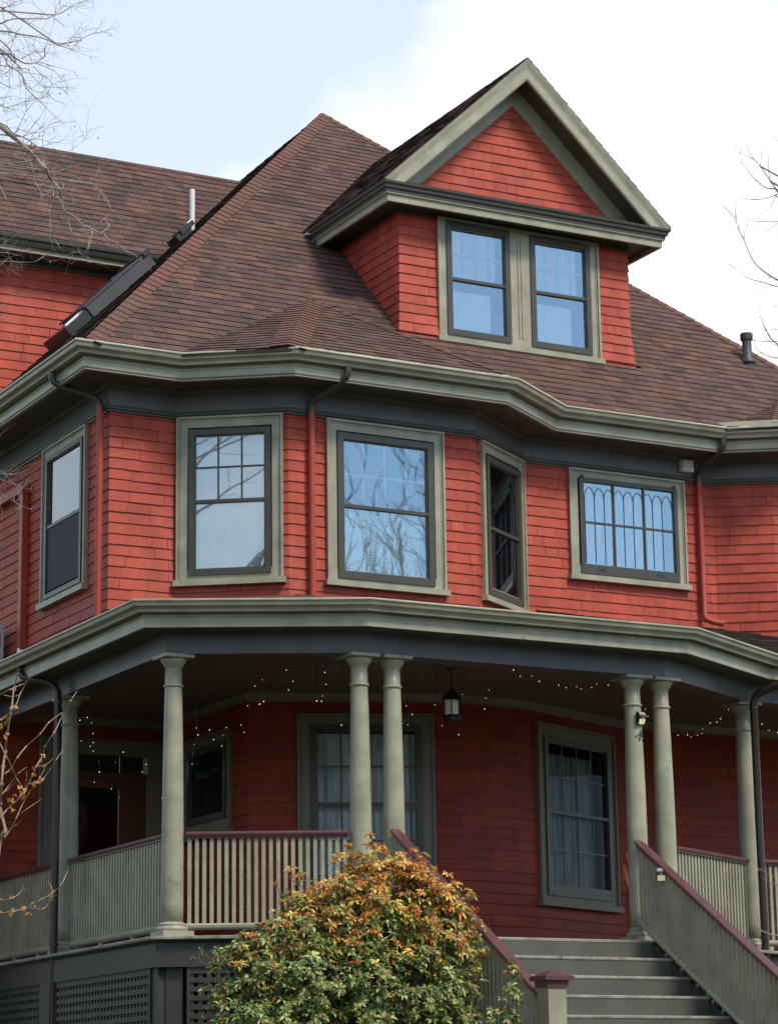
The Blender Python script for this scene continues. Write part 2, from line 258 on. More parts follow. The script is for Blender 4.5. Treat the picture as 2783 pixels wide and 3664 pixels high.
LEFT_TREE=[([(5.053,15.115,6.509),(5.234,15.024,6.386),(5.305,14.969,6.322),(5.39,15.002,6.287),(5.471,15.038,6.263),(5.479,14.909,6.17),(5.617,15.116,6.198),(5.592,14.882,6.046),(5.687,15.052,6.06),(5.72,15.057,6.03),(5.691,14.883,5.924),(5.774,15.064,5.925),(5.796,15.055,5.846),(5.859,14.963,5.772),(5.95,15.114,5.798),(5.946,14.884,5.681),(6.087,15.112,5.751),(6.064,14.947,5.659),(6.138,14.99,5.66)],0.022),([(5.053,14.591,6.227),(5.252,14.819,6.279),(5.22,14.595,6.169),(5.303,14.726,6.189),(5.363,14.727,6.176),(5.376,14.617,6.109),(5.493,14.82,6.171),(5.451,14.623,6.059),(5.489,14.659,6.018)],0.011),([(5.614,14.907,6.043),(5.708,15.108,6.072),(5.689,14.997,5.964),(5.646,14.881,5.87),(5.657,14.98,5.875),(5.71,15.12,5.869),(5.665,14.971,5.722),(5.631,14.886,5.605),(5.7,15.058,5.628),(5.721,15.081,5.618)],0.007),([(5.674,14.966,5.958),(5.756,15.116,5.973),(5.711,14.901,5.845),(5.777,14.998,5.833),(5.842,15.107,5.794),(5.784,14.907,5.66),(5.849,14.994,5.649),(5.912,15.114,5.636),(5.855,14.913,5.516),(5.947,15.02,5.503)],0.007),([(5.67,15.024,6.086),(5.797,15.213,6.141),(5.765,14.982,6.039),(5.891,15.18,6.09),(5.901,15.125,6.036),(5.888,14.996,5.96)],0.006),([(5.614,15.09,6.183),(5.774,15.302,6.246),(5.784,15.101,6.16),(5.965,15.309,6.199),(5.956,15.123,6.104),(6.061,15.23,6.139),(6.116,15.257,6.119),(6.085,15.083,5.994)],0.008),([(6.005,15.089,6.081),(6.113,15.25,6.119),(6.157,15.207,6.031),(6.124,15.086,5.936),(6.251,15.304,5.978),(6.242,15.142,5.874),(6.311,15.184,5.843)],0.005),([(5.769,15.069,5.953),(5.795,14.991,5.907),(5.833,14.946,5.868),(5.931,15.118,5.91),(5.901,14.885,5.792)],0.005),([(5.654,14.939,5.638),(5.762,15.116,5.656),(5.713,14.908,5.535),(5.798,15.016,5.521)],0.004),([(5.123,14.532,5.809),(5.225,14.719,5.819),(5.187,14.509,5.672),(5.236,14.578,5.627),(5.294,14.72,5.635),(5.255,14.52,5.518)],0.006),([(5.273,15.383,6.294),(5.504,15.519,6.363),(5.493,15.281,6.272),(5.635,15.502,6.361),(5.634,15.345,6.275),(5.677,15.357,6.249),(5.788,15.487,6.281)],0.008),([(5.467,15.117,6.394),(5.454,14.88,6.276),(5.614,15.116,6.383),(5.591,14.925,6.323),(5.647,14.98,6.402),(5.727,15.105,6.516)],0.004),([(5.494,15.072,6.321),(5.49,14.894,6.233),(5.634,15.12,6.344),(5.614,14.885,6.233),(5.733,15.071,6.32),(5.759,14.977,6.282)],0.005),([(5.895,15.216,6.343),(5.852,14.994,6.295),(5.941,15.128,6.388),(5.99,15.182,6.448),(5.916,15.01,6.404)],0.003),([(5.372,16.115,7.547),(5.563,16.024,7.642),(5.649,15.936,7.604),(5.719,15.99,7.659),(5.799,16.088,7.742),(5.769,15.88,7.661)],0.012),([(5.457,15.983,7.413),(5.696,16.119,7.567),(5.673,15.89,7.497),(5.815,16.087,7.618),(5.837,15.935,7.56),(5.943,16.028,7.623),(6.01,16.013,7.627),(6.026,15.918,7.623),(6.155,16.118,7.78),(6.099,15.947,7.716)],0.012),([(6.054,15.99,7.654),(6.14,16.08,7.724),(6.133,15.89,7.689),(6.289,16.12,7.848),(6.262,15.9,7.773),(6.404,16.073,7.914)],0.007),([(5.525,16.183,7.519),(5.768,16.319,7.607),(5.762,16.081,7.505),(5.933,16.316,7.611),(5.936,16.089,7.509),(6.073,16.28,7.598),(6.092,16.189,7.545),(6.137,16.148,7.511),(6.263,16.285,7.596),(6.271,16.097,7.544),(6.411,16.319,7.686),(6.387,16.104,7.624),(6.492,16.234,7.706),(6.536,16.291,7.754)],0.011),([(6.2,16.259,7.553),(6.24,16.191,7.575),(6.282,16.146,7.606),(6.389,16.316,7.728),(6.329,16.138,7.666)],0.004),([(5.323,15.583,7.132),(5.56,15.719,7.166),(5.55,15.481,7.066),(5.676,15.687,7.131),(5.69,15.567,7.058),(5.769,15.592,7.086),(5.848,15.687,7.164),(5.803,15.482,7.108),(5.887,15.641,7.232),(5.917,15.697,7.305)],0.014),([(5.421,15.691,7.245),(5.63,15.919,7.29),(5.602,15.695,7.159),(5.698,15.837,7.18),(5.751,15.838,7.145),(5.714,15.681,7.013),(5.79,15.85,7.026),(5.829,15.848,6.98),(5.833,15.702,6.878),(5.959,15.919,6.991),(5.927,15.731,6.961)],0.011),([(5.381,15.399,7.179),(5.522,15.619,7.217),(5.49,15.402,7.087),(5.568,15.514,7.095),(5.624,15.596,7.079),(5.58,15.385,6.933),(5.698,15.571,7.02),(5.724,15.501,6.94),(5.738,15.418,6.867),(5.859,15.62,6.933),(5.83,15.393,6.862)],0.01),([(5.454,15.599,7.125),(5.611,15.809,7.198),(5.577,15.586,7.028),(5.714,15.787,7.092),(5.724,15.691,7.006),(5.709,15.595,6.915),(5.857,15.82,6.981),(5.826,15.6,6.887),(5.897,15.706,6.966)],0.009),([(5.769,15.627,7.074),(5.849,15.702,7.066),(5.927,15.77,7.067),(5.894,15.581,6.951),(6.039,15.809,7.09),(6.019,15.683,7.078)],0.005),([(5.634,16.099,7.143),(5.777,16.319,7.22),(5.765,16.083,7.092),(5.878,16.269,7.173),(5.899,16.238,7.192),(5.847,16.081,7.163)],0.006),([(5.567,15.899,6.899),(5.709,16.119,6.967),(5.678,15.902,6.859),(5.777,16.037,6.936),(5.829,16.038,6.969),(5.83,15.901,6.942),(5.931,16.109,7.077)],0.006),([(5.772,15.881,7.23),(5.757,15.685,7.178),(5.884,15.908,7.315),(5.875,15.745,7.27),(5.918,15.757,7.289)],0.005),([(5.527,15.799,7.1),(5.668,16.019,7.211),(5.644,15.79,7.112),(5.786,15.987,7.202),(5.803,15.856,7.155)],0.008),([(4.97,14.291,5.217),(5.133,14.512,5.294),(5.116,14.336,5.237),(5.201,14.414,5.268),(5.266,14.449,5.277),(5.247,14.29,5.253),(5.354,14.503,5.359)],0.006),([(4.996,14.28,5.145),(5.165,14.519,5.243),(5.148,14.281,5.168),(5.315,14.519,5.26),(5.308,14.282,5.192),(5.445,14.496,5.313),(5.437,14.413,5.303)],0.006),([(5.1,14.432,5.218),(5.225,14.589,5.245),(5.181,14.383,5.113)],0.003),([(5.104,14.432,5.025),(5.215,14.614,5.055),(5.176,14.39,4.966),(5.243,14.514,5.007)],0.003),([(5.107,14.432,4.907),(5.218,14.614,4.935),(5.175,14.395,4.821),(5.237,14.502,4.803)],0.003),([(5.0,14.099,3.683),(5.125,14.319,3.727),(5.093,14.083,3.634),(5.226,14.302,3.664),(5.211,14.145,3.61),(5.244,14.157,3.604),(5.334,14.307,3.639)],0.004),([(4.998,14.099,3.757),(5.124,14.319,3.806),(5.095,14.081,3.731),(5.243,14.316,3.776),(5.214,14.108,3.712),(5.297,14.228,3.743)],0.004),([(4.997,14.099,3.803),(5.123,14.319,3.848),(5.094,14.081,3.777),(5.241,14.316,3.856),(5.219,14.089,3.824)],0.004)]
RIGHT_TREE=[([(26.818,34.049,15.156),(26.43,34.015,15.454),(26.118,33.931,15.606),(25.92,33.881,15.776),(25.761,33.936,16.033),(25.67,34.05,16.242),(25.612,34.119,16.465)],0.035),([(25.985,33.966,15.804),(26.071,34.114,16.101),(26.028,34.015,16.384)],0.02),([(25.73,33.894,16.013),(25.905,34.079,16.246),(25.915,34.08,16.411)],0.015),([(26.121,34.014,15.704),(25.973,34.102,15.732),(25.818,34.103,15.822),(25.58,33.991,15.883),(25.399,33.882,15.953),(25.212,33.909,16.057)],0.02),([(26.641,34.119,15.848),(26.252,34.106,15.664),(25.959,34.027,15.52),(25.626,33.945,15.404),(25.318,33.889,15.37),(25.058,33.886,15.463)],0.02),([(26.114,34.014,15.576),(26.072,34.119,15.384),(25.868,34.07,15.243),(25.579,33.962,15.082)],0.012),([(26.605,34.119,15.261),(26.221,34.106,15.15),(25.896,34.049,15.081),(25.585,33.956,15.013),(25.322,33.885,15.005)],0.02),([(26.612,34.119,15.378),(26.22,34.106,15.127),(25.923,34.027,14.917),(25.653,33.916,14.862)],0.016),([(26.691,34.119,16.652),(26.311,34.106,16.652),(26.083,33.991,16.712)],0.016),([(25.167,32.049,13.086),(24.774,32.027,13.151),(24.473,31.94,13.188),(24.222,31.882,13.241),(24.02,31.901,13.387),(24.001,32.028,13.615),(23.982,32.12,13.855),(23.815,32.048,14.02),(23.674,31.891,14.182),(23.734,31.961,14.494)],0.03),([(24.973,32.119,13.208),(24.564,32.116,13.148),(24.314,32.049,13.145),(23.957,32.003,13.153),(23.733,31.894,13.193),(23.484,31.882,13.28)],0.02),([(24.115,31.119,11.503),(23.791,31.106,11.765),(23.564,31.003,11.829),(23.369,30.889,11.974),(23.341,30.936,12.147),(23.455,31.103,12.417)],0.025),([(24.117,31.119,11.524),(23.779,31.106,11.558),(23.546,31.003,11.52),(23.286,30.908,11.541),(23.161,30.895,11.602)],0.022),([(24.137,31.119,11.856),(23.795,31.106,11.827),(23.499,31.049,11.772),(23.197,30.967,11.729),(22.911,30.901,11.733)],0.016),([(23.758,31.042,12.009),(23.55,31.102,11.977),(23.321,31.119,11.971)],0.01),([(26.439,34.113,14.841),(26.146,34.116,14.843),(25.94,34.015,14.893)],0.01),([(24.957,32.119,12.948),(24.597,32.106,12.829),(24.354,32.003,12.711)],0.01)]
HAZEL=[([(6.25,17.432,1.519),(6.363,17.619,2.01),(6.323,17.436,2.062),(6.331,17.42,2.087),(6.356,17.574,2.221),(6.351,17.592,2.295),(6.29,17.404,2.405),(6.318,17.455,2.539),(6.391,17.62,2.673),(6.351,17.477,2.779),(6.355,17.406,2.952),(6.439,17.599,3.124),(6.438,17.517,3.231)],0.013),([(6.364,17.547,2.503),(6.416,17.562,2.544),(6.395,17.38,2.597),(6.54,17.595,2.715),(6.584,17.435,2.787),(6.667,17.48,2.881),(6.8,17.564,2.975)],0.006),([(6.283,17.553,2.804),(6.383,17.719,2.75),(6.36,17.517,2.631),(6.431,17.578,2.551),(6.521,17.713,2.49),(6.495,17.497,2.39)],0.005),([(6.325,17.576,2.175),(6.44,17.689,2.265),(6.448,17.482,2.323),(6.571,17.687,2.417),(6.586,17.627,2.474),(6.58,17.49,2.557),(6.708,17.703,2.674),(6.696,17.625,2.728),(6.716,17.502,2.813),(6.866,17.719,2.983),(6.85,17.531,3.057),(6.91,17.561,3.135)],0.007),([(6.367,17.541,2.047),(6.425,17.562,2.115),(6.395,17.38,2.166),(6.497,17.559,2.271),(6.545,17.538,2.37),(6.556,17.395,2.435),(6.689,17.611,2.56)],0.005),([(6.562,17.589,2.446),(6.551,17.38,2.424),(6.656,17.559,2.478),(6.705,17.538,2.551),(6.694,17.386,2.604),(6.82,17.595,2.703)],0.005),([(6.492,17.618,2.209),(6.47,17.458,2.222),(6.534,17.455,2.27),(6.664,17.604,2.34)],0.004),([(6.424,17.586,2.117),(6.446,17.517,2.138),(6.438,17.39,2.158)],0.004),([(6.194,17.342,2.977),(6.303,17.519,3.066),(6.298,17.295,3.068),(6.429,17.449,3.132),(6.481,17.46,3.16),(6.493,17.29,3.208)],0.005),([(6.224,17.365,2.838),(6.353,17.489,2.918),(6.333,17.281,2.941),(6.437,17.454,3.074),(6.481,17.46,3.151)],0.005),([(6.302,17.435,3.053),(6.369,17.462,3.048),(6.34,17.28,3.023),(6.437,17.454,3.072)],0.003),([(6.312,17.5,2.328),(6.413,17.572,2.431),(6.408,17.382,2.489),(6.549,17.599,2.567)],0.004),([(6.339,17.524,2.359),(6.413,17.572,2.404),(6.389,17.38,2.43)],0.003),([(6.188,17.242,1.607),(6.299,17.419,1.594),(6.292,17.195,1.585),(6.408,17.337,1.63),(6.46,17.38,1.688),(6.431,17.181,1.758)],0.005),([(6.178,17.232,1.493),(6.301,17.419,1.502),(6.308,17.186,1.497),(6.476,17.387,1.539),(6.5,17.303,1.56),(6.532,17.217,1.589),(6.692,17.416,1.654),(6.665,17.2,1.688),(6.732,17.288,1.751),(6.8,17.417,1.814)],0.006),([(6.511,17.381,1.544),(6.532,17.189,1.521),(6.648,17.395,1.571),(6.649,17.327,1.614),(6.638,17.187,1.62)],0.004),([(6.608,17.195,1.642),(6.603,17.234,1.698),(6.639,17.391,1.739)],0.003),([(6.6,17.517,2.562),(6.626,17.407,2.567),(6.758,17.618,2.645)],0.003),([(6.541,17.609,2.424),(6.483,17.425,2.453),(6.483,17.42,2.514)],0.003)]
HAZEL_FLOWERS=[(6.399,17.45,2.973),(6.303,17.45,2.871),(6.332,17.45,2.855),(6.341,17.45,2.889),(6.288,17.45,2.831),(6.325,17.45,2.749),(6.619,17.45,2.629),(6.601,17.45,2.594),(6.594,17.45,2.562),(6.628,17.45,2.559),(6.544,17.45,2.539),(6.548,17.45,2.491),(6.605,17.45,2.463),(6.566,17.45,2.438),(6.594,17.45,2.439),(6.549,17.45,2.416),(6.441,17.45,2.396),(6.46,17.45,2.358),(6.481,17.45,2.377),(6.407,17.45,2.34),(6.474,17.45,2.327),(6.366,17.45,2.302),(6.389,17.45,2.299),(6.383,17.45,2.245),(6.396,17.45,2.227),(6.49,17.45,1.675),(6.399,17.45,1.622),(6.709,17.45,1.664),(6.701,17.45,1.624),(6.56,17.45,1.573),(6.487,17.45,1.546),(6.641,17.45,1.549),(6.41,17.45,1.534),(6.394,17.45,1.5),(6.528,17.45,1.503),(6.313,17.45,1.597),(6.315,17.45,1.514)]
BARE_SHRUB=[([(13.831,18.185,1.423),(13.714,18.243,1.532),(13.602,18.202,1.559),(13.522,18.181,1.564),(13.485,18.218,1.584),(13.43,18.259,1.613),(13.481,18.382,1.644),(13.467,18.415,1.663)],0.008),([(13.877,18.378,2.002),(13.762,18.381,2.013),(13.638,18.301,2.018),(13.519,18.193,2.019),(13.486,18.202,2.04),(13.563,18.341,2.071)],0.005),([(13.882,18.378,2.079),(13.766,18.395,2.088),(13.65,18.348,2.094),(13.52,18.243,2.104),(13.411,18.193,2.118)],0.004),([(13.574,18.236,2.089),(13.715,18.413,2.148),(13.639,18.254,2.164)],0.003),([(13.817,18.419,1.628),(13.736,18.407,1.657),(13.623,18.336,1.671)],0.004),([(13.437,18.18,1.591),(13.371,18.195,1.628),(13.381,18.28,1.656)],0.003)]
# ============================================================ THE HOUSE
house=empty('house',(14,24,0.1),'large red shingled house with sage green trim, wraparound columned porch and brown roof','house')
# pools of small overlapping pieces, largest in view become objects of their own
POOL={'wall_shingle':[], 'roof_shingle':[], 'porch_shingle':[]}
def add_piece(pool,parent,faces,cols,center,area):
    x,y,d=project(center)
    sc=area/(d*d)*1e6
    if not(-20<x<2803 and -20<y<3684) or d<1: sc*=1e-4
    POOL[pool].append((sc,parent,faces,cols))
def flush_pool(pool,matname,limit=296):
    P=sorted(POOL[pool],key=lambda t:-t[0])
    rest=MB()
    for i,(sc,parent,faces,cols) in enumerate(P):
        if i<limit:
            b=MB()
            for f,c in zip(faces,cols): b.face(f,0,c)
            b.build(pool,matname,parent,colattr=True)
        else:
            for f,c in zip(faces,cols): rest.face(f,0,c)
    o=rest.build(pool,matname,house,colattr=True); o['kind']='stuff'
def clip_iv(poly,v):     # convex polygon in (u,v): u interval at height v
    us=[]
    n=len(poly)
    for i in range(n):
        (u0,v0),(u1,v1)=poly[i],poly[(i+1)%n]
        if (v0-v)*(v1-v)<=0 and abs(v1-v0)>1e-9: us.append(u0+(u1-u0)*(v-v0)/(v1-v0))
    return (min(us),max(us)) if len(us)>=2 else None
def sub_iv(iv,holes,za,zb):
    out=[iv]
    for (a,b,z0,z1) in holes:
        if z1<=za+.01 or z0>=zb-.01: continue
        nx=[]
        for (p,q) in out:
            if b<=p or a>=q: nx.append((p,q)); continue
            if a>p: nx.append((p,a))
            if b<q: nx.append((b,q))
        out=nx
    return out
EXPO=.1145
def wall_panel(name,P,Q,z0,z1,mP=None,mQ=None,holes=(),flare=0,region=None,rng=(.10,.24),base_parent=None,pool='wall_shingle'):
    P=V2(P);Q=V2(Q); L=(Q-P).length; d=(Q-P)/L; n=Vector((d.y,-d.x,0)); mP=mP or n; mQ=mQ or n
    def pt(u,z,off):
        fl=flare*max(0,(z0+.75-z)/.75)**2 if flare else 0
        t=u/L; q=P+d*u+(mP*(1-t)+mQ*t)*(off+fl); return (q.x,q.y,z)
    back=MB(); rows=[]
    z=z0; reg=region or [(0,z0),(L,z0),(L,z1),(0,z1)]
    while z<z1-.005:
        za,zb=z,min(z+EXPO,z1)
        A=clip_iv(reg,za+1e-4); B=clip_iv(reg,zb-1e-4)
        z+=EXPO
        if not A: continue
        if not B: B=((A[0]+A[1])/2,)*2
        for (p,q) in sub_iv((0,L),holes,za,zb):
            pl,ql=max(p,A[0]),min(q,A[1]); pu,qu=max(p,B[0]),min(q,B[1])
            if ql-pl<.02: continue
            if qu<pu: qu=pu=(qu+pu)/2
            back.face([pt(pl,za,-.002),pt(ql,za,-.002),pt(qu,zb,-.002),pt(pu,zb,-.002)])
            rows.append((za,zb,pl,ql,pu,qu))
    wob=rnd()*9
    bo=back.build(name,'red_paint',base_parent or house)
    lin=MB()
    for (za,zb,pl,ql,pu,qu) in rows: lin.face([pt(pl,za,-.05),pt(pu,zb,-.05),pt(qu,zb,-.05),pt(ql,za,-.05)])
    lin.build('interior_lining','interior',bo)
    for (za,zb,pl,ql,pu,qu) in rows:
        u=pl; first=True
        while u<ql-.004:
            w_=ru(*rng)
            if rnd()<.25: w_*=1.5
            u2=u+w_
            if ql-u2<.06: u2=ql
            gap=.0012 if rnd()<.62 else ru(.003,.0055)
            tl=u+gap if not first else u; tr=u2-gap*.2
            # map to upper edge
            def up(x):
                if ql-pl<1e-6: return pu
                f=(x-pl)/(ql-pl); 
                x2=min(max(x,min(pu,qu)),max(pu,qu)); return x2
            t0=.014+ru(-.002,.003); jz=ru(-.003,.003)+.004*math.sin(u*1.7+wob+za*3)
            lift=ru(0,.002)
            b0=pt(tl,za+jz,.0); b1=pt(tr,za+jz,.0); c0=pt(tl,za+jz,t0); c1=pt(tr,za+jz,t0+lift)
            a0=pt(up(tl),zb+.012 if zb<z1-.006 else zb,.0015); a1=pt(up(tr),zb+.012 if zb<z1-.006 else zb,.0015)
            g=ru(.86,1.1); cc=(g*ru(.98,1.02),g*ru(.96,1.05),g*ru(.95,1.06))
            cd=tuple(x*.75 for x in cc)
            ctr=[(c0[i]+a1[i])/2 for i in range(3)]
            add_piece(pool,bo,[(c0,c1,a1,a0),(b0,b1,c1,c0),(b0,c0,a0),(b1,a1,c1)],[cc,cd,cd,cd],ctr,(u2-u)*EXPO*max(.15,-n.dot(cF)))
            u=u2; first=False
    return bo
# ---- plan of the upper storey (seen anticlockwise from the left side) and of the lower storey
UP=[(9.85,30.5),(9.85,24.2),(10.59,24.2),(11.56,23.5),(13.80,23.5),(14.84,24.2),(17.43,24.2),(18.0,23.8),(19.3,23.8),(19.85,24.3),(19.85,30.5)]
LOW=[(8.3,26.56),(11.5,26.56),(11.5,24.37),(13.3,23.64),(13.6,23.585),(13.95,23.58),(14.3,23.63),(14.6,23.72),(16.0,24.343),(16.25,24.39),(20.8,24.39)]
mU=miters(UP); mL=miters(LOW)
WZ0,WZ1=4.62,7.30
# windows: wall index, (u0,u1,z0,z1) outer casing, details
WIN={}
def H(u0,u1,z0,z1,i=.07): return (u0+i,u1-i,z0+i,z1-i)
winU={0:[(5.8-.5-1.27-.09+0.0,0,0,0)]}
LWu=(6.3-5.8)  # left wall in plan starts at y=30.5 instead of 30
holesU={0:[(3.975+.5,5.235+.5,5.565,7.29)],2:[(.022,1.143,5.54,7.29)],3:[(.432,1.840,5.55,7.285)],4:[(.118,1.203,5.56,7.285)],5:[(.588,2.168,6.05,7.287)]}
names={}
for i in range(len(UP)-1):
    hs=[H(*h) for h in holesU.get(i,[])]
    wall_panel('upper_wall',UP[i],UP[i+1],WZ0,WZ1,mU[i],mU[i+1],hs,flare=.05,rng=(.11,.26) if i!=0 else (.3,.7))
holesL={2:[(.518,1.953,2.05,4.24)],7:[(0.01,1.52,2.345,4.25)],1:[(.62,1.84,3.10,4.14)],0:[(1.72,3.15,1.70,4.215)]}
for i in range(len(LOW)-1):
    hs=[H(*h) for h in holesL.get(i,[])]
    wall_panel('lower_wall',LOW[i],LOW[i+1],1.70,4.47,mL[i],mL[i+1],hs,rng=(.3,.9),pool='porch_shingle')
# closing walls at the back and right, plain
b=MB()
for P,Q in (((19.85,30.5),(19.85,34.3)),((19.85,34.3),(9.85,34.3))):
    b.face([(P[0],P[1],0),(Q[0],Q[1],0),(Q[0],Q[1],7.3),(P[0],P[1],7.3)])
b.face([(20.8,24.39,0),(20.8,34.3,0),(20.8,34.3,4.6),(20.8,24.39,4.6)]); 
wall_panel('upper_wall',(9.85,34.3),(9.85,30.5),WZ0,WZ1,rng=(.3,.7))
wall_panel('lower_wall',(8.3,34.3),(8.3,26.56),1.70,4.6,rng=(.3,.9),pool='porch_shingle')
b.build('back_wall','red_paint',house)
b=MB(); b.ab(9.9,19.8,26.8,34.2,4.5,4.6); b.ab(9.9,19.8,26.0,26.1,4.6,7.3); b.ab(11.6,20.6,27.2,27.3,1.7,4.5); b.ab(9.9,19.8,24.4,34.2,7.35,7.42); b.ab(13.5,16.5,26.0,26.08,7.42,9.9)
b.build('interior_partition','interior',house)
# lower walls below the porch deck (hidden behind lattice)
b=MB(); sweep(b,LOW,[(0,-.4),(0,1.7)],closed=False); b.build('foundation','concrete',house)
# ---- eave assembly of the main roof
def off(poly,o,m): return [((V2(p)+mm*o).x,(V2(p)+mm*o).y) for p,mm in zip(poly,m)]
b=MB(); sweep(b,UP,[(.0,7.345),(.026,7.345),(.026,7.57),(0,7.57)]); b.build('frieze_board','slate_trim',house)
b=MB(); sweep(b,UP,[(0,7.283),(.030,7.283),(.032,7.30),(.048,7.312),(.050,7.328),(.038,7.335),(.036,7.350),(.030,7.356),(0,7.356)]); smooth_by_angle(b.build('frieze_moulding','dark_olive',house),25)
b=MB(); sweep(b,UP,[(.026,7.572),(.50,7.572),(.50,7.585),(.026,7.585)]); sweep(b,UP,[(.026,7.535),(.045,7.535),(.075,7.572),(.026,7.572)]); b.build('soffit','soffit',house)
b=MB(); sweep(b,UP,[(.45,7.556),(.492,7.556),(.492,7.655),(.500,7.663),(.500,7.678),(.482,7.682),(.482,7.712),(.45,7.712)]); b.build('fascia','worn_gutter',house)
GU=[(.48,7.713),(.560,7.713),(.560,7.703),(.574,7.703),(.578,7.712),(.575,7.722),(.583,7.738),(.602,7.748),(.620,7.752),(.630,7.766),(.632,7.796),(.650,7.799),(.652,7.812),(.648,7.820),(.60,7.820),(.598,7.79),(.55,7.765),(.48,7.765)]
b=MB(); sweep(b,UP,GU); smooth_by_angle(b.build('gutter','worn_gutter',house),40)
b=MB(); sweep(b,UP,[(.49,7.766),(.585,7.766),(.594,7.846),(.49,7.856)]); b.build('eave_board','worn_edge',house)
# raised metal flashing standing on the gutter over the right bay
b=MB(); sweep(b,[(17.36,24.2+.02),(18.0-.02,23.77),(19.2,23.77)],[(.60,7.80),(.622,7.80),(.60,7.885),(.575,7.885)]); b.build('gutter_flashing','sage_trim',house)
# ---- roof shingles
def roof_col():
    r=rnd(); g=ru(.86,1.14)
    if r<.42: c=(.130,.074,.061)
    elif r<.66: c=(.112,.067,.058)
    elif r<.80: c=(.096,.060,.056)
    elif r<.92: c=(.160,.082,.062)
    else: c=(.145,.086,.072)
    return (c[0]*g,c[1]*g,c[2]*g)
ROOFPAR=[None]
def roof_tabs(poly,expo=.128,wr=(.12,.24),parent=None,holes=(),v1lim=None,wob=0.0):
    poly=[Vector(p) for p in poly]; U=(poly[1]-poly[0]).normalized(); nn=(poly[1]-poly[0]).cross(poly[2]-poly[0]).normalized()
    if nn.z<0: nn=-nn
    Vv=nn.cross(U)
    uv=[((p-poly[0]).dot(U),(p-poly[0]).dot(Vv)) for p in poly]
    vmax=max(q[1] for q in uv); vmin=min(q[1] for q in uv)
    face_w=max(.1,abs(nn.dot(cF)))
    k=0; v=vmin-0.0
    def pt(u,vv,o): return tuple(poly[0]+U*u+Vv*vv+nn*o)
    while v<vmax-.01:
        va,vb=v,min(v+expo,vmax-.002)
        A=clip_iv(uv,va+1e-4); B=clip_iv(uv,vb-1e-4); v+=expo; k+=1
        if not A or not B: continue
        u=A[0]-ru(0,.15); 
        while u<A[1]:
            w_=ru(*wr); u2=u+w_
            l0,r0_=max(u+.001,A[0]),min(u2-.001,A[1]); l1,r1=max(u+.001,B[0]),min(u2-.001,B[1])
            # let tabs run a little past a narrowing row so the hip is covered
            if r0_-l0>.004:
                if r1<l1: r1=l1=min(max((l0+r0_)/2,B[0]),B[1])
                sk_=0
                t=.011+ru(-.002,.004); c=roof_col(); ce=(.03,.022,.02)  # dark asphalt edge, also standing in for the shadow line of each course
                jz=wob*math.sin(u*7+v*3)*.012+ru(-.002,.002)
                lam=.0
                b0=pt(l0,va+jz,0);b1=pt(r0_,va+jz,0);c0=pt(l0,va+jz,t);c1=pt(r0_,va+jz,t);a0=pt(l1,vb+.006,.003);a1=pt(r1,vb+.006,.003)
                ctr=[(c0[i]+a1[i])/2 for i in range(3)]
                add_piece('roof_shingle',parent,[(c0,c1,a1,a0),(b0,b1,c1,c0),(b0,c0,a0),(b1,a1,c1)],[c,ce,ce,ce],ctr,(r0_-l0)*expo*face_w)
            u=u2
def roof_plane(name,poly,thick=.04,**kw):
    b=MB(); P=[Vector(p) for p in poly]; nn=(P[1]-P[0]).cross(P[2]-P[0]).normalized()
    if nn.z<0: nn=-nn
    b.face(P); D=[p-Vector((0,0,thick)) for p in P]; b.face(D[::-1])
    for i in range(len(P)): j=(i+1)%len(P); b.face([P[i],P[j],D[j],D[i]])
    o=b.build(name,'roof_base',house); roof_tabs(poly,parent=o,**kw); return o
AP=(14.83,29.07,13.25)
E0=7.83
cLF=(9.33,23.59,E0); cRF=(20.33,23.59,E0); cLB=(9.33,34.6,E0); cRB=(20.33,34.6,E0)
rm=roof_plane('main_roof',[cLF,cRF,AP]); 
rl=roof_plane('main_roof',[cLB,cLF,AP])
b=MB(); b.face([cRF,cRB,AP]); b.face([cRB,cLB,AP]); b.build('main_roof','roof_base',house)
# bay roof: three small facets merging with the main slope
Abay=(12.50,24.87,9.075)
roof_plane('bay_roof',[(11.27,22.90,7.815),(13.98,22.90,7.815),Abay],wob=.3)
roof_plane('bay_roof',[(10.33,23.60,7.812),(11.27,22.90,7.815),Abay],wob=1.0)
roof_plane('bay_roof',[(13.98,22.90,7.815),(14.98,23.62,7.812),Abay],wob=.6)
# right bay roof
Ar=(18.7,24.9,9.05)
roof_plane('bay_roof',[(17.72,23.22,7.815),(19.6,23.22,7.815),(18.7,24.35,8.55)])
roof_plane('bay_roof',[(17.15,23.60,7.812),(17.72,23.22,7.815),(18.7,24.35,8.55)])
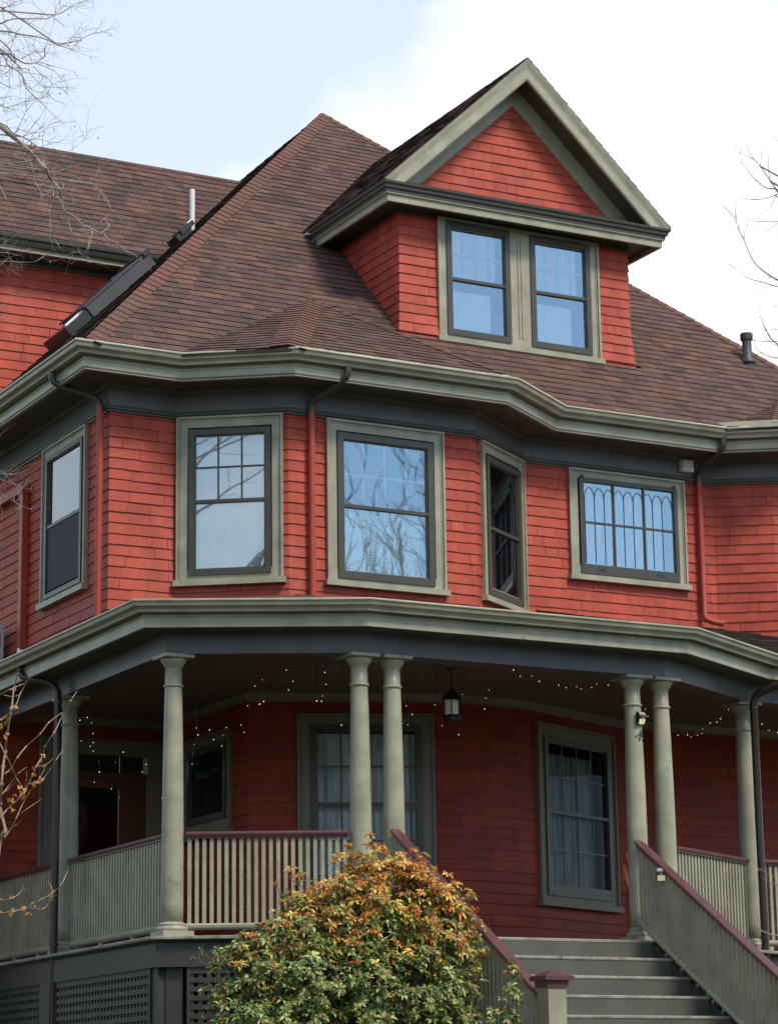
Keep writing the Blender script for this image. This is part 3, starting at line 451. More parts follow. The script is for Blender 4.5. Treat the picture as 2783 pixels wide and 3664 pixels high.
# hip caps
def hip_caps(A,B,nL,nR,w_=.15,step=.135,name='hip_cap'):
    A=Vector(A);B=Vector(B); d=(B-A).normalized(); L=(B-A).length; nL=Vector(nL).normalized(); nR=Vector(nR).normalized()
    sL=d.cross(nL).normalized(); sR=d.cross(nR).normalized()
    mid=(nL+nR).normalized()
    # choose side vectors pointing away from each other and lying in their slope
    if sL.dot(nR)>0: sL=-sL
    if sR.dot(nL)>0: sR=-sR
    s=0; b=MB(); i=0
    while s<L:
        e=min(s+step+.02,L); t=.022+ru(0,.004); c=roof_col(); c=(.165*ru(.85,1.15),.085*ru(.9,1.1),.066); ce=(.015,.012,.012)
        j=ru(-.003,.003)
        p0=A+d*s+mid*t; p1=A+d*e+mid*.014
        l0=A+d*s+sL*(w_+j)+nL*(t*.75); l1=A+d*e+sL*(w_+j)+nL*.008; r0_=A+d*s+sR*(w_+j)+nR*(t*.75); r1=A+d*e+sR*(w_+j)+nR*.008
        b.face([l0,p0,p1,l1],0,c); b.face([p0,r0_,r1,p1],0,c)
        l00=l0-nL*.02; p00=p0-mid*.022; r00=r0_-nR*.02
        b.face([l00,p00,p0,l0],0,ce); b.face([p00,r00,r0_,p0],0,ce); b.face([l00,l0,l1],0,ce); b.face([r00,r1,r0_],0,ce)
        o=b.build(name,'roof_shingle',rm,colattr=True); b=MB(); s+=step; i+=1
nF=(0,-1,1);nLf=(-1,0,1);nRt=(1,0,1)
hip_caps(cLF,AP,nLf,nF,.16); hip_caps(cRF,AP,nRt,nF,.10)
def nrm(a,b_,c):
    a,b_,c=Vector(a),Vector(b_),Vector(c); n=(b_-a).cross(c-a).normalized(); return n if n.z>0 else -n
nB=nrm((11.27,22.90,7.815),(13.98,22.90,7.815),Abay); nBl=nrm((10.33,23.60,7.812),(11.27,22.90,7.815),Abay); nBr=nrm((13.98,22.90,7.815),(14.98,23.62,7.812),Abay)
hip_caps((11.27,22.90,7.82),Abay,nBl,nB,.19); hip_caps((13.98,22.90,7.82),Abay,nBr,nB,.06)
hip_caps((17.72,23.22,7.82),(18.7,24.35,8.55),(-.3,-1,1.2),(0,-1,1.3),.10)
# ---- cross gable wing on the left slope (its long front wall and eave)
WY=27.95; RY=29.14; RZ=12.12
wall_panel('wing_wall',(9.45,WY),(12.6,WY),7.75,10.12,rng=(.16,.34))
b=MB(); wl=[(9.3,WY),(13.0,WY)]
sweep(b,wl,[(0,10.08),(.03,10.08),(.03,10.30),(0,10.30)]); b.build('frieze_board','dark_olive',house)
b=MB(); sweep(b,wl,[(.03,10.155),(.33,10.155),(.33,10.17),(.03,10.17)]); b.build('soffit','soffit',house)
b=MB(); sweep(b,wl,[(.30,10.14),(.335,10.14),(.335,10.17),(.36,10.185),(.30,10.20)]); b.build('fascia','sage_trim',house)
b=MB(); sweep(b,wl,[(.33,10.20),(.36,10.20),(.38,10.225),(.385,10.26),(.41,10.275),(.42,10.31),(.42,10.325),(.40,10.325),(.33,10.27)]); smooth_by_angle(b.build('gutter','dark_olive',house),40)
roof_plane('wing_roof',[(9.2,WY-.40,10.33),(12.2,WY-.40,10.33),(14.0,RY,RZ),(9.2,RY,RZ)])
b=MB(); b.face([(9.2,RY,RZ),(14.0,RY,RZ),(14,31.5,9.5),(9.2,31.5,9.5)]); b.build('wing_roof','roof_base',house)
b=MB(); b.face([(9.47,WY,7.7),(9.47,31,7.7),(9.47,31,10.2),(9.47,RY,12),(9.47,WY,10.2)]); wall_panel('wing_wall',(9.45,31.0),(9.45,WY),7.6,10.2,rng=(.3,.7)); b.build('wing_wall','red_paint',house)
# ---- dormer
DY=24.49; DX0,DX1=13.46,16.55
holesD=[(.483,2.653,8.73,10.157)]
wall_panel('dormer_wall',(DX0,DY),(DX1,DY),8.62,10.17,Vector((-1,-1,0)),Vector((1,-1,0)),[H(*holesD[0])],flare=.045)
wall_panel('dormer_wall',(DX0,26.3),(DX0,DY),8.62,10.17,Vector((-1,0,0)),Vector((-1,-1,0)),flare=.045)
wall_panel('dormer_wall',(DX1,DY),(DX1,26.3),8.62,10.17,Vector((1,-1,0)),Vector((1,0,0)),flare=.045)
dl=[(DX0,27.0),(DX0,DY),(DX1,DY),(DX1,27.0)]
b=MB(); sweep(b,dl,[(0,10.14),(.02,10.14),(.02,10.20),(.045,10.22),(.0,10.24)]); sweep(b,dl,[(.0,10.195),(.30,10.195),(.30,10.21),(0,10.21)]); b.build('soffit','dark_olive',house)
b=MB(); sweep(b,dl,[(.27,10.14),(.305,10.14),(.305,10.215),(.33,10.225),(.33,10.24),(.27,10.24)]); b.build('fascia','sage_trim',house)
b=MB(); sweep(b,dl,[(.28,10.24),(.335,10.24),(.338,10.27),(.36,10.285),(.365,10.315),(.385,10.33),(.39,10.355),(.28,10.355)]); smooth_by_angle(b.build('cornice','dark_olive',house),40)
# little sloping ledge above the front cornice
b=MB(); b.face([(DX0-.35,DY-.385,10.357),(DX1+.35,DY-.385,10.357),(DX1+.1,DY,10.53),(DX0-.1,DY,10.53)]); b.build('ledge','roof_base',house)
PKx,PKz=15.005,12.17; EX0,EX1=DX0-.385,DX1+.385; EZ=10.36; FY=DY-.385
sl=(PKz-EZ)/(PKx-EX0)
# gable field, clipped to a triangle
wall_panel('gable_wall',(DX0,DY),(DX1,DY),10.50,11.80,region=[(.25,10.49),(2.84,10.49),(1.545,11.79)])
def rake(mb,x0,z0,x1,z1,prof,mi=0):
    # prof: (distance below the roof line measured square to it, y)
    d=Vector((x1-x0,0,z1-z0)); L=d.length; d/=L; dn=Vector((d.z,0,-d.x)) if d.x>0 else Vector((-d.z,0,d.x))
    ids=[]
    for (px,pz) in ((x0,z0),(x1,z1)):
        ids.append(len(mb.v))
        for (q,y) in prof:
            if (px,pz)==(x1,z1):   # mitre on the vertical centre line
                p=Vector((px,0,pz))+dn*q; t=(x1-p.x)/d.x; p+=d*t
            else:                  # cut level at the eave
                p=Vector((px,0,pz))+dn*q; t=(z0-.0-p.z)/d.z; p+=d*t
            mb.v.append((p.x,y,p.z))
    k=len(prof)
    for j in range(k):
        f=(ids[0]+j,ids[0]+(j+1)%k,ids[1]+(j+1)%k,ids[1]+j); mb.f.append(f); mb.m.append(mi); mb.c.append((1,1,1))
    for f in (tuple(ids[0]+j for j in range(k)),tuple(ids[1]+j for j in range(k))): mb.f.append(f); mb.m.append(mi); mb.c.append((1,1,1))
for (ex) in (EX0,EX1):
    b=MB(); rake(b,ex,EZ,PKx,PKz,[(0,FY-.01),(0,FY+.05),(.085,FY+.05),(.085,FY+.022),(.05,FY+.012),(.03,FY)]); smooth_by_angle(b.build('rake_moulding','worn_gutter',house),40)
    b=MB(); rake(b,ex,EZ,PKx,PKz,[(.085,FY+.024),(.085,FY+.06),(.19,FY+.06),(.19,FY+.034),(.175,FY+.024)]); b.build('rake_board','sage_trim',house)
    b=MB(); rake(b,ex,EZ,PKx,PKz,[(.12,FY+.06),(.12,DY),(.135,DY),(.135,FY+.06)]); b.build('rake_soffit','soffit',house)
    b=MB(); rake(b,ex,EZ,PKx,PKz,[(.13,DY-.028),(.13,DY+.01),(.335,DY+.01),(.335,DY-.02),(.325,DY-.028)]); b.build('rake_frieze','sage_trim',house)
bk=Vector((0,1,0))
yb=cLF[1]+(PKz-E0); ye=cLF[1]+(EZ-E0)
roof_plane('dormer_roof',[(EX0,FY+4.6,EZ+.012),(EX0,FY+.0,EZ+.012),(PKx,FY+.0,PKz+.012),(PKx,FY+4.6,PKz+.012)],thick=.03)
roof_plane('dormer_roof',[(EX1,FY+.0,EZ+.012),(EX1,FY+4.6,EZ+.012),(PKx,FY+4.6,PKz+.012),(PKx,FY+.0,PKz+.012)],thick=.03)
b=MB(); b.ab(EX0-.03,EX0+.03,26.0,26.25,10.30,10.315); b.build('flashing','light_panel',house)
b=MB(); b.face([(13.3,DY-.055,8.715),(16.7,DY-.055,8.715),(16.7,DY+.05,8.76),(13.3,DY+.05,8.76)]); b.build('flashing','vent_metal',house)
# ============================================================ WINDOWS
class WF:   # frame of a wall: point from (u along, z up, off outward)
    def __init__(s,P,Q): s.P=V2(P); d=V2(Q)-V2(P); s.d=d.normalized(); s.n=Vector((s.d.y,-s.d.x,0))
    def p(s,u,z,o): q=s.P+s.d*u+s.n*o; return Vector((q.x,q.y,z))
    def box(s,b,u0,u1,z0,z1,o0,o1,mi=0): b.box(s.p(u0,z0,o0),s.d*(u1-u0),s.n*(o1-o0),Vector((0,0,z1-z0)),mi)
    def ring(s,b,u0,u1,z0,z1,w,o0,o1,wb=None,wt=None,mi=0):
        wb=wb or w; wt=wt or w
        s.box(b,u0,u0+w,z0,z1,o0,o1,mi); s.box(b,u1-w,u1,z0,z1,o0,o1,mi)
        s.box(b,u0+w,u1-w,z1-wt,z1,o0,o1,mi); s.box(b,u0+w,u1-w,z0,z0+wb,o0,o1,mi)
def casing(wf,u0,u1,z0,z1,cw=.115,sill=True,sash_w=.07,name='window',label=None,mull=None,tm='sage_trim'):
    b=MB()
    wf.ring(b,u0,u1,z0,z1,cw,-.10,.034)
    wf.box(b,u0-.004,u0+.022,z0,z1,.034,.056); wf.box(b,u1-.022,u1+.004,z0,z1,.034,.056); wf.box(b,u0+.022,u1-.022,z1-.022,z1+.004,.034,.056)
    wf.box(b,u0+.03,u0+.04,z0,z1-.03,.034,.042); wf.box(b,u1-.04,u1-.03,z0,z1-.03,.034,.042); wf.box(b,u0+.04,u1-.04,z1-.042,z1-.032,.034,.042)
    if mull:
        wf.box(b,mull[0],mull[1],z0+cw,z1-cw,-.10,.034); m0=(mull[0]+mull[1])/2
        wf.box(b,m0-.03,m0-.012,z0+cw,z1-cw,.034,.044); wf.box(b,m0+.012,m0+.03,z0+cw,z1-cw,.034,.044)
    o=b.build(name,tm,house)
    if label: o['label']=label
    if sill:
        b=MB(); wf.box(b,u0-.03,u1+.03,z0-.062,z0-.002,.0,.085); b.build('sill',tm,o)
    return o
def sash(wf,par,u0,u1,z0,z1,zm,fw=.065,mr=.035,o0=-.0,o1=.052,cols=0,rows=0,lcols=0,lrows=0,mm='sash',mo=None,mw=.018,glass='glass',bw=None):
    b=MB(); wf.ring(b,u0,u1,z0,z1,fw,o0,o1,wb=bw)
    # inner bead
    wf.ring(b,u0+fw-.002,u1-fw+.002,z0+fw-.002,z1-fw+.002,.014,o0,o1-.016)
    b.build('sash',mm if mm=='sash' else 'sash',par)
    gu0,gu1,gz0,gz1=u0+fw,u1-fw,z0+(bw or fw),z1-fw
    if zm:
        b=MB(); wf.box(b,gu0,gu1,zm-mr/2,zm+mr/2,o0+.004,o1-.008); b.build('meeting_rail','sash',par)
    po=o0+.012
    parts=[(zm+mr/2,gz1,cols,rows),(gz0,zm-mr/2,lcols,lrows)] if zm else [(gz0,gz1,cols,rows)]
    for (a,c,nc,nr) in parts:
        b=MB(); wf.box(b,gu0-.004,gu1+.004,a-.004,c+.004,po,po+.004); b.build('pane',glass,par)
        mo_=(po+.005,po+.014) if mo is None else mo
        for k in range(1,nc):
            x=gu0+(gu1-gu0)*k/nc; b=MB(); wf.box(b,x-mw/2,x+mw/2,a,c,*mo_); b.build('muntin',mm,par)
        for k in range(1,nr):
            z=a+(c-a)*k/nr; b=MB(); wf.box(b,gu0,gu1,z-mw/2,z+mw/2,mo_[0]-.001,mo_[1]+.001); b.build('muntin',mm,par)
    return gu0,gu1,gz0,gz1
def pleated(wf,u0,u1,z0,z1,o,par,pitch=.022,mat_='shade_cloth'):
    b=MB(); z=z0; k=0; i=len(b.v)
    while z<z1:
        a=.0 if k%2 else .009; b.v.append(tuple(wf.p(u0,z,o+a))); b.v.append(tuple(wf.p(u1,z,o+a)))
        if k: n=len(b.v); b.f.append((n-4,n-3,n-1,n-2)); b.m.append(0); b.c.append((1,1,1))
        z+=pitch/2; k+=1
    return b.build('pleated_shade',mat_,par)
def drape(wf,u0,u1,z0,z1,o,label,amp=.02,wl=.09,mat_='curtain'):
    b=MB(); n=int((u1-u0)/.012)
    for i in range(n+1):
        u=u0+(u1-u0)*i/n; a=amp*math.sin(u/wl*6.283+1.3*math.sin(u*9))+amp*.4*math.sin(u*23)
        b.v.append(tuple(wf.p(u,z0,o+a))); b.v.append(tuple(wf.p(u,z1,o+a*.8)))
        if i: k=len(b.v); b.f.append((k-4,k-2,k-1,k-3)); b.m.append(0); b.c.append((1,1,1))
    return tag(b.build('curtain',mat_,smooth=True),label,'curtain')
wU=[WF(UP[i],UP[i+1]) for i in range(len(UP)-1)]; wL=[WF(LOW[i],LOW[i+1]) for i in range(len(LOW)-1)]
# left side wall window
c_=casing(wU[0],*holesU[0][0],label='window on the shaded left side wall')
sash(wU[0],c_,4.475+.095,5.735-.095,5.60,7.18,6.39,fw=.05)
wf=wU[0]
b=MB(); wf.box(b,4.475+.14,5.735-.14,5.64,6.37,.030,.034); b.build('insect_screen','screen_mesh',c_)
# slanted face window
c_=casing(wU[2],*holesU[2][0],label='window with grey shade on the left slant of the bay')
sash(wU[2],c_,.150,1.017,5.59,7.15,6.375,fw=.06,cols=3,rows=2)
pleated(wU[2],.20,.96,6.38,7.12,-.11,c_); pleated(wU[2],.20,.96,5.62,6.37,-.022,c_)
# bay front window
c_=casing(wU[3],*holesU[3][0],label='wide window at the front of the bay')
sash(wU[3],c_,.553,1.706,5.58,7.15,6.36,fw=.07)
for k in (1,2,3):
    b=MB(); x=.62+1.04*k/4; wU[3].box(b,x-.011,x+.011,6.38,7.09,-.012,-.002); b.build('muntin','grille',c_)
b=MB(); wU[3].box(b,.62,1.66,6.70,6.722,-.013,-.003); b.build('muntin','grille',c_)
pleated(wU[3],.62,1.60,5.62,6.37,-.022,c_)
# right slant window
c_=casing(wU[4],*holesU[4][0],label='dark narrow window on the right slant of the bay')
sash(wU[4],c_,.215,1.10,5.585,7.14,6.34,fw=.07)
pleated(wU[4],.30,.72,5.64,6.28,-.025,c_)
b=MB(); wU[4].box(b,.2,1.15,5.56,7.2,-.16,-.15); b.build('dark_backing','screen_mesh',c_)  # dark sheet added behind the glass in place of an unlit room
# leaded window on the flat wall
hu=holesU[5][0]; c_=casing(wU[5],*hu,label='landscape six-pane window with arched leading')
W5=wU[5]; gz0,gz1,gu0,gu1=6.18,7.14,.77,2.02
b=MB(); W5.box(b,.72,.775,6.07,7.19,.006,.052); W5.box(b,2.015,2.06,6.07,7.19,.006,.052); W5.box(b,.775,2.015,7.14,7.19,.006,.052); W5.box(b,.775,2.015,6.07,6.18,.006,.052); b.build('sash','sash',c_)
for u in (1.0,1.79):
    b=MB(); pts=[]
    for k in range(16):
        a=2*math.pi*k/16; r=.02; cu=u+(.035 if math.cos(a)>0 else -.035)+r*math.cos(a); pts.append(W5.p(cu,6.122+r*math.sin(a),.054))
    b.face(pts); b.build('finger_hole','black_metal',c_)
for u in (.76,2.02):
    b=MB(); W5.box(b,u-.012,u+.012,7.175,7.215,.03,.07); b.build('hanger','sash',c_)
b=MB(); W5.box(b,gu0-.004,gu1+.004,gz0,gz1,.018,.022); b.build('pane','glass',c_)
for k in (1,2):
    b=MB(); x=gu0+(gu1-gu0)*k/3; W5.box(b,x-.011,x+.011,gz0,gz1,.024,.04); b.build('muntin','sash',c_)
b=MB(); W5.box(b,gu0,gu1,6.66,6.68,.025,.041); b.build('muntin','sash',c_)
b=MB()   # inner leaded sash with pointed arches
for k in range(9):
    x0=gu0+.03+(gu1-gu0-.06)*k/9; x1=gu0+.03+(gu1-gu0-.06)*(k+1)/9; xm=(x0+x1)/2
    b.tube([W5.p(x0,6.2,.024),W5.p(x0,6.95,.024)],.0045,5); 
    for (p,q) in ((x0,xm),(x1,xm)):
        b.tube([W5.p(p+(q-p)*(1-math.cos(t)),6.95+.13*math.sin(t),.024) for t in [i*math.pi/2/6 for i in range(7)]],.0042,5)
b.build('leading','caming',c_)
drape(W5,.80,1.98,6.19,7.13,-.14,'pale curtain hanging behind the six-pane arched leading window',amp=.012,wl=.14)
# dormer pair
WD=WF((DX0,DY),(DX1,DY)); hd=holesD[0]
c_=casing(WD,*hd,cw=.11,mull=(1.43,1.715),label='pair of double hung windows in the dormer')
for (a,c,side) in ((.593,1.435,'left'),(1.712,2.535,'right')):
    sash(WD,c_,a,c,8.765,10.125,9.44,fw=.065)
    for k in (1,2,3):
        x=a+.065+(c-a-.13)*k/4; b=MB(); WD.box(b,x-.010,x+.010,9.46,10.06,-.012,-.002); b.build('muntin','grille',c_)
    b=MB(); WD.box(b,a+.07,c-.07,9.745,9.765,-.013,-.003); b.build('muntin','grille',c_)
    b=MB(); z=9.47
    while z<10.07: b.face([WD.p(a+.07,z,-.035),WD.p(c-.16,z,-.035),WD.p(c-.16,z+.030,-.022),WD.p(a+.07,z+.030,-.022)]); z+=.036
    b.build('slatted_blind','shade_cloth',c_)
    b=MB(); WD.box(b,a+.065,c-.20,8.85,9.34,-.10,-.09); b.build('inner_shade','shade_cloth',c_)
# porch front window (many panes)
c_=casing(wL[2],*holesL[2][0],cw=.13,label='tall many-paned window behind the middle columns',tm='trim_shaded')
sash(wL[2],c_,.65,1.82,2.12,4.12,3.29,fw=.06,cols=4,rows=2,lcols=4,lrows=3,glass='old_glass')
drape(wL[2],.72,1.10,2.2,4.05,-.10,'white lace curtain on the left of the window behind the middle columns',wl=.12)
drape(wL[2],1.30,1.78,2.2,4.05,-.12,'grey lace curtain on the right of the window behind the middle columns',wl=.07)
# porch right window
c_=casing(wL[7],*holesL[7][0],cw=.13,label='tall dark window on the curved porch wall',tm='trim_shaded')
sash(wL[7],c_,.13,1.42,2.40,4.12,3.30,fw=.065,bw=.12,cols=4,rows=2,lcols=4,lrows=2,mw=.015,glass='old_glass',mm='sash')
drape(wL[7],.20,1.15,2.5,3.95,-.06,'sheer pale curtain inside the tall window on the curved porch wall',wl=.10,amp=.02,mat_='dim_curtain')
# porch left side window and door
c_=casing(wL[1],*holesL[1][0],cw=.11,label='unlit window in the recess beside the porch door',tm='trim_shaded')
sash(wL[1],c_,.73,1.73,3.21,4.03,None,glass='old_glass')
W0=wL[0]; c_=casing(W0,*holesL[0][0],cw=.16,sill=False,name='door_frame',tm='trim_shaded')
b=MB(); W0.box(b,1.88,2.99,3.80,3.86,-.06,.02); W0.box(b,2.78,2.99,1.70,3.80,-.06,.0); b.build('door_panel','door_wood',c_)
b=MB(); W0.ring(b,1.90,2.78,1.72,3.80,.11,-.05,-.01,wb=.3); b.build('door_leaf','door_wood',c_)
b=MB(); W0.box(b,2.0,2.68,2.02,3.70,-.03,-.025); b.build('pane','old_glass',c_)
b=MB(); W0.box(b,2.0,2.68,3.87,4.06,-.03,-.025); b.build('pane','old_glass',c_)
# ============================================================ THE PORCH
BEAM=[(9.42,26.7),(9.42,21.74),(11.03,20.95),(14.42,20.93),(16.08,21.84),(20.8,21.84)]
mB=miters(BEAM)
b=MB(); sweep(b,BEAM,[(0,4.29),(0,4.50),(-.22,4.50),(-.22,4.29)]); b.build('porch_beam','slate_trim',house)
b=MB(); sweep(b,BEAM,[(-.02,4.497),(.29,4.497),(.29,4.51),(-.02,4.51)]); b.build('porch_soffit','soffit',house)
b=MB(); sweep(b,BEAM,[(.26,4.485),(.296,4.485),(.296,4.578),(.304,4.586),(.304,4.598),(.288,4.602),(.288,4.626),(.26,4.626)]); b.build('porch_fascia','sage_trim',house)
b=MB(); sweep(b,BEAM,[(.285,4.627),(.356,4.627),(.356,4.613),(.372,4.613),(.376,4.622),(.373,4.632),(.380,4.648),(.398,4.660),(.412,4.664),(.420,4.678),(.421,4.702),(.438,4.705),(.440,4.716),(.436,4.724),(.39,4.724),(.388,4.70),(.33,4.68),(.285,4.68)]); smooth_by_angle(b.build('porch_gutter','sage_trim',house),40)
b=MB(); sweep(b,BEAM,[(.30,4.70),(.375,4.70),(.375,4.735),(.30,4.75)]); b.build('drip_edge','vent_metal',house)
# ceiling
inn=off(BEAM,-.2,mB)
b=MB(); b.face([(x,y,4.462) for x,y in inn]+[(20.8,27,4.462),(9.0,27,4.462)]); b.build('porch_ceiling','ceiling',house)
b=MB(); sweep(b,LOW,[(.0,4.37),(.02,4.37),(.024,4.40),(.06,4.45),(.06,4.46),(0,4.46)]); b.build('ceiling_moulding','trim_shaded',house)
# ceiling boards seams: boards run along the house front
# deck
DK=off(BEAM,.13,mB); mD=mB
b=MB(); pts=[(x,y,1.703) for x,y in DK]+[(20.8,27,1.703),(9.2,27,1.703)]; b.face(pts); b.face([(x,y,1.67) for x,y,_ in pts][::-1]); b.build('porch_deck','deck',house)
b=MB(); sweep(b,BEAM,[(.10,1.668),(.16,1.668),(.168,1.676),(.168,1.694),(.16,1.702),(.10,1.702)]); b.build('deck_nosing','tread',house)
b=MB(); sweep(b,BEAM,[(.08,1.43),(.105,1.43),(.105,1.667),(.08,1.667)]); b.build('skirt_board','skirt_paint',house)
b=MB(); sweep(b,BEAM,[(.105,1.64),(.125,1.667),(.105,1.667)]); b.build('skirt_moulding','skirt_paint',house)
# porch roof (low slope) with shingles on the part that can be seen
S_=.222
def pr(P,Q,mP,mQ,dmax,d0=.33,name='porch_roof'):
    a=V2(P)+mP*d0; c=V2(Q)+mQ*d0
    i=V2(P)-mP*dmax; j=V2(Q)-mQ*dmax
    z0=4.728; z1=z0+S_*(dmax+d0)
    if (c-a).dot(j-i)<0:
        # lines cross: meet at a point
        d=(V2(Q)-V2(P)).normalized(); L0=(c-a).length; 
        sh=((i-a).dot(d)+ (c-j).dot(d)); t=L0/sh*(dmax+d0); k=t/(dmax+d0)
        i=a+(i-a)*k; z1=z0+S_*t; return [(a.x,a.y,z0),(c.x,c.y,z0),(i.x,i.y,z1)]
    return [(a.x,a.y,z0),(c.x,c.y,z0),(j.x,j.y,z1),(i.x,i.y,z1)]
Cg=V2(BEAM[3])+mB[3]*.33; Dg=V2(BEAM[4])+mB[4]*.33; PP_=(15.0,24.45,4.728+.315*(24.45-21.51))
roof_plane('porch_roof',[(Cg.x,Cg.y,4.728),(Dg.x,Dg.y,4.728),PP_],expo=.12)
roof_plane('porch_roof',[(Dg.x,Dg.y,4.728),(20.9,Dg.y,4.728),(20.9,24.45,PP_[2]),PP_],expo=.12)
for i,dm in ((0,1.2),(1,2.4),(2,3.6)):
    pl=pr(BEAM[i],BEAM[i+1],mB[i],mB[i+1],dm); b=MB(); b.face(pl); b.build('porch_roof','roof_base',house)
# columns
def column_at(x,y,rot,first=[None]):
    if first[0] is None:
        z0=1.703; Hh=4.29-1.703
        root=MB(); shaft=[(.100,.10),(.1015,.3),(.101,.9),(.096,1.5),(.087,2.0),(.0795,2.29),(.0785,2.48)]
        root.lathe((0,0,0),shaft,32); ro=root.build('column','sage_trim',house,smooth=True); ro.location=Vector((x,y,z0))-house.location
        b=MB(); b.ab(-.15,.15,-.15,.15,0,.055); b.build('plinth','sage_trim',ro)
        b=MB(); b.lathe((0,0,0),[(.14,.055),(.147,.063),(.147,.083),(.138,.093),(.122,.097),(.118,.104),(.124,.110),(.124,.120),(.116,.127),(.104,.132),(.100,.137)],32); b.build('base','sage_trim',ro,smooth=True)
        b=MB(); b.lathe((0,0,0),[(.080,2.285),(.088,2.288),(.094,2.296),(.094,2.304),(.088,2.312),(.080,2.315)],32); b.build('neck_ring','sage_trim',ro,smooth=True)
        b=MB(); b.lathe((0,0,0),[(.0785,2.47),(.086,2.478),(.086,2.486),(.090,2.490),(.104,2.505),(.116,2.525),(.120,2.545),(.120,2.556)],32); b.build('echinus','sage_trim',ro,smooth=True)
        b=MB(); b.ab(-.148,.148,-.148,.148,2.556,Hh-.002); b.build('abacus','sage_trim',ro)
        first[0]=ro; 
    else: ro=obj_copy(first[0])
    ro.location=Vector((x,y,1.703))-house.location; ro.rotation_euler=(0,0,R(rot)); return ro
col_pts=[(9.53,24.385,0),(9.53,21.80,0),(11.08,21.06,0),(11.42,21.05,0),(14.10,21.05,0),(14.44,21.06,0),(16.10,21.98,0),(19.5,21.95,0)]
cols=[column_at(*c) for c in col_pts]
# railings between columns
def railing(P,Q,zb=1.79,zt=2.66,n=None,name='railing',z_drop=0.0):
    P=V2(P);Q=V2(Q); d=(Q-P); L=d.length; d/=L; nn=Vector((d.y,-d.x,0))
    # handrail is the part mesh, the rest its sub-parts; z_drop>0 slopes the whole run
    def pt(u,o,z): q=P+d*u+nn*o; return Vector((q.x,q.y,z-z_drop*u/L))
    def prof(mb,pr_,):
        ids=[]
        for u in (0,L):
            ids.append(len(mb.v)); 
            for (o,z) in pr_: mb.v.append(tuple(pt(u,o,z)))
        k=len(pr_)
        for j in range(k): mb.f.append((ids[0]+j,ids[1]+j,ids[1]+(j+1)%k,ids[0]+(j+1)%k)); mb.m.append(0); mb.c.append((1,1,1))
        for f in (tuple(ids[0]+j for j in range(k)),tuple(ids[1]+j for j in range(k))[::-1]): mb.f.append(f); mb.m.append(0); mb.c.append((1,1,1))
    b=MB(); prof(b,[(-.035,zt-.062),(.035,zt-.062),(.035,zt-.050),(.052,zt-.040),(.056,zt-.022),(.046,zt-.008),(.018,zt-.004),(.014,zt),(-.014,zt),(-.018,zt-.004),(-.046,zt-.008),(-.056,zt-.022),(-.052,zt-.040),(-.035,zt-.050)])
    ro=b.build(name,'handrail',house)
    b=MB(); prof(b,[(-.034,zb-.002),(-.02,zb-.018),(.02,zb-.018),(.034,zb-.002),(.038,zb+.02),(.026,zb+.038),(-.026,zb+.038),(-.038,zb+.02)]); b.build('bottom_rail','worn_gutter' if z_drop else 'sage_trim',ro)
    n=n or int(L/.0665); 
    for i in range(n):
        u=L*(i+.5)/n; w_=.0175; b=MB()
        z0=zb+.03; z1=zt-.058
        c=[pt(u-w_,-w_,0),pt(u+w_,-w_,0),pt(u+w_,w_,0),pt(u-w_,w_,0)]
        lo=[Vector((q.x,q.y,q.z+z0)) for q in c]; hi=[Vector((q.x,q.y,q.z+z1)) for q in c]
        b.face(lo[::-1]); b.face(hi)
        for k in range(4): b.face([lo[k],lo[(k+1)%4],hi[(k+1)%4],hi[k]])
        b.build('baluster','sage_trim',ro)
    if z_drop==0 and L>1.2:
        for k in range(1,int(L/.9)+1):
            u=L*k/(int(L/.9)+1); b=MB(); q=pt(u-.025,-.02,1.703); b.box(q,d*.05,nn*.04,(0,0,zb-.016-1.703)); b.build('block','sage_trim',ro)
    return ro
railing((9.53,26.5),(9.53,24.50))
railing((9.53,24.27),(9.53,21.91))
railing((9.64,21.75),(10.97,21.10),n=22)
railing((14.55,21.11),(16.0,21.92),n=23)
railing((16.22,21.95),(19.4,21.95),n=44)
# stair
NST=8; RISE=.19; RUN=.295; SX0,SX1=11.40,14.02; YF=20.76
for i in range(1,NST+1):
    z=1.703-RISE*i; y=YF-RUN*(i-1)
    b=MB(); b.ab(SX0-.0,SX1+.0,y-.022,y,z+.002,z+RISE-.034); b.build('riser','riser',house)
    if i<NST+1:
        b=MB(); yy=y-RUN-.03
        pr_=[(y-.024,z),(yy+.008,z),(yy,z-.008),(yy,z-.024),(yy+.008,z-.032),(y-.024,z-.032)]
        for x in (SX0-.01,SX1+.01): 
            for (a,c) in pr_: b.v.append((x,a,c))
        k=len(pr_)
        for j in range(k): b.f.append((j,(j+1)%k,k+(j+1)%k,k+j)); b.m.append(0); b.c.append((1,1,1))
        b.f.append(tuple(range(k))[::-1]); b.f.append(tuple(range(k,2*k))); b.m+= [0,0]; b.c+=[(1,1,1)]*2
        b.build('tread','tread',house)
for x in (SX0-.045,SX1+.0):
    b=MB()
    y0=YF; y1=YF-RUN*NST-.1; z0=1.66; z1=1.66-RISE*NST-.06
    b.box((x,y0,z0),(.04,0,0),(0,y1-y0,z1-z0),(0,0,-.26)); b.build('stringer','dark_olive',house)
RX=14.03; LX=11.37; zt0=2.665; RL=3.0
railing((LX,20.93),(LX,18.40),zb=1.865,zt=2.675,z_drop=(20.93-18.40)*.644,n=38,name='stair_railing')
railing((RX,20.93),(RX,18.16),zb=1.865,zt=2.675,z_drop=(20.93-18.16)*.644,n=42,name='stair_railing')
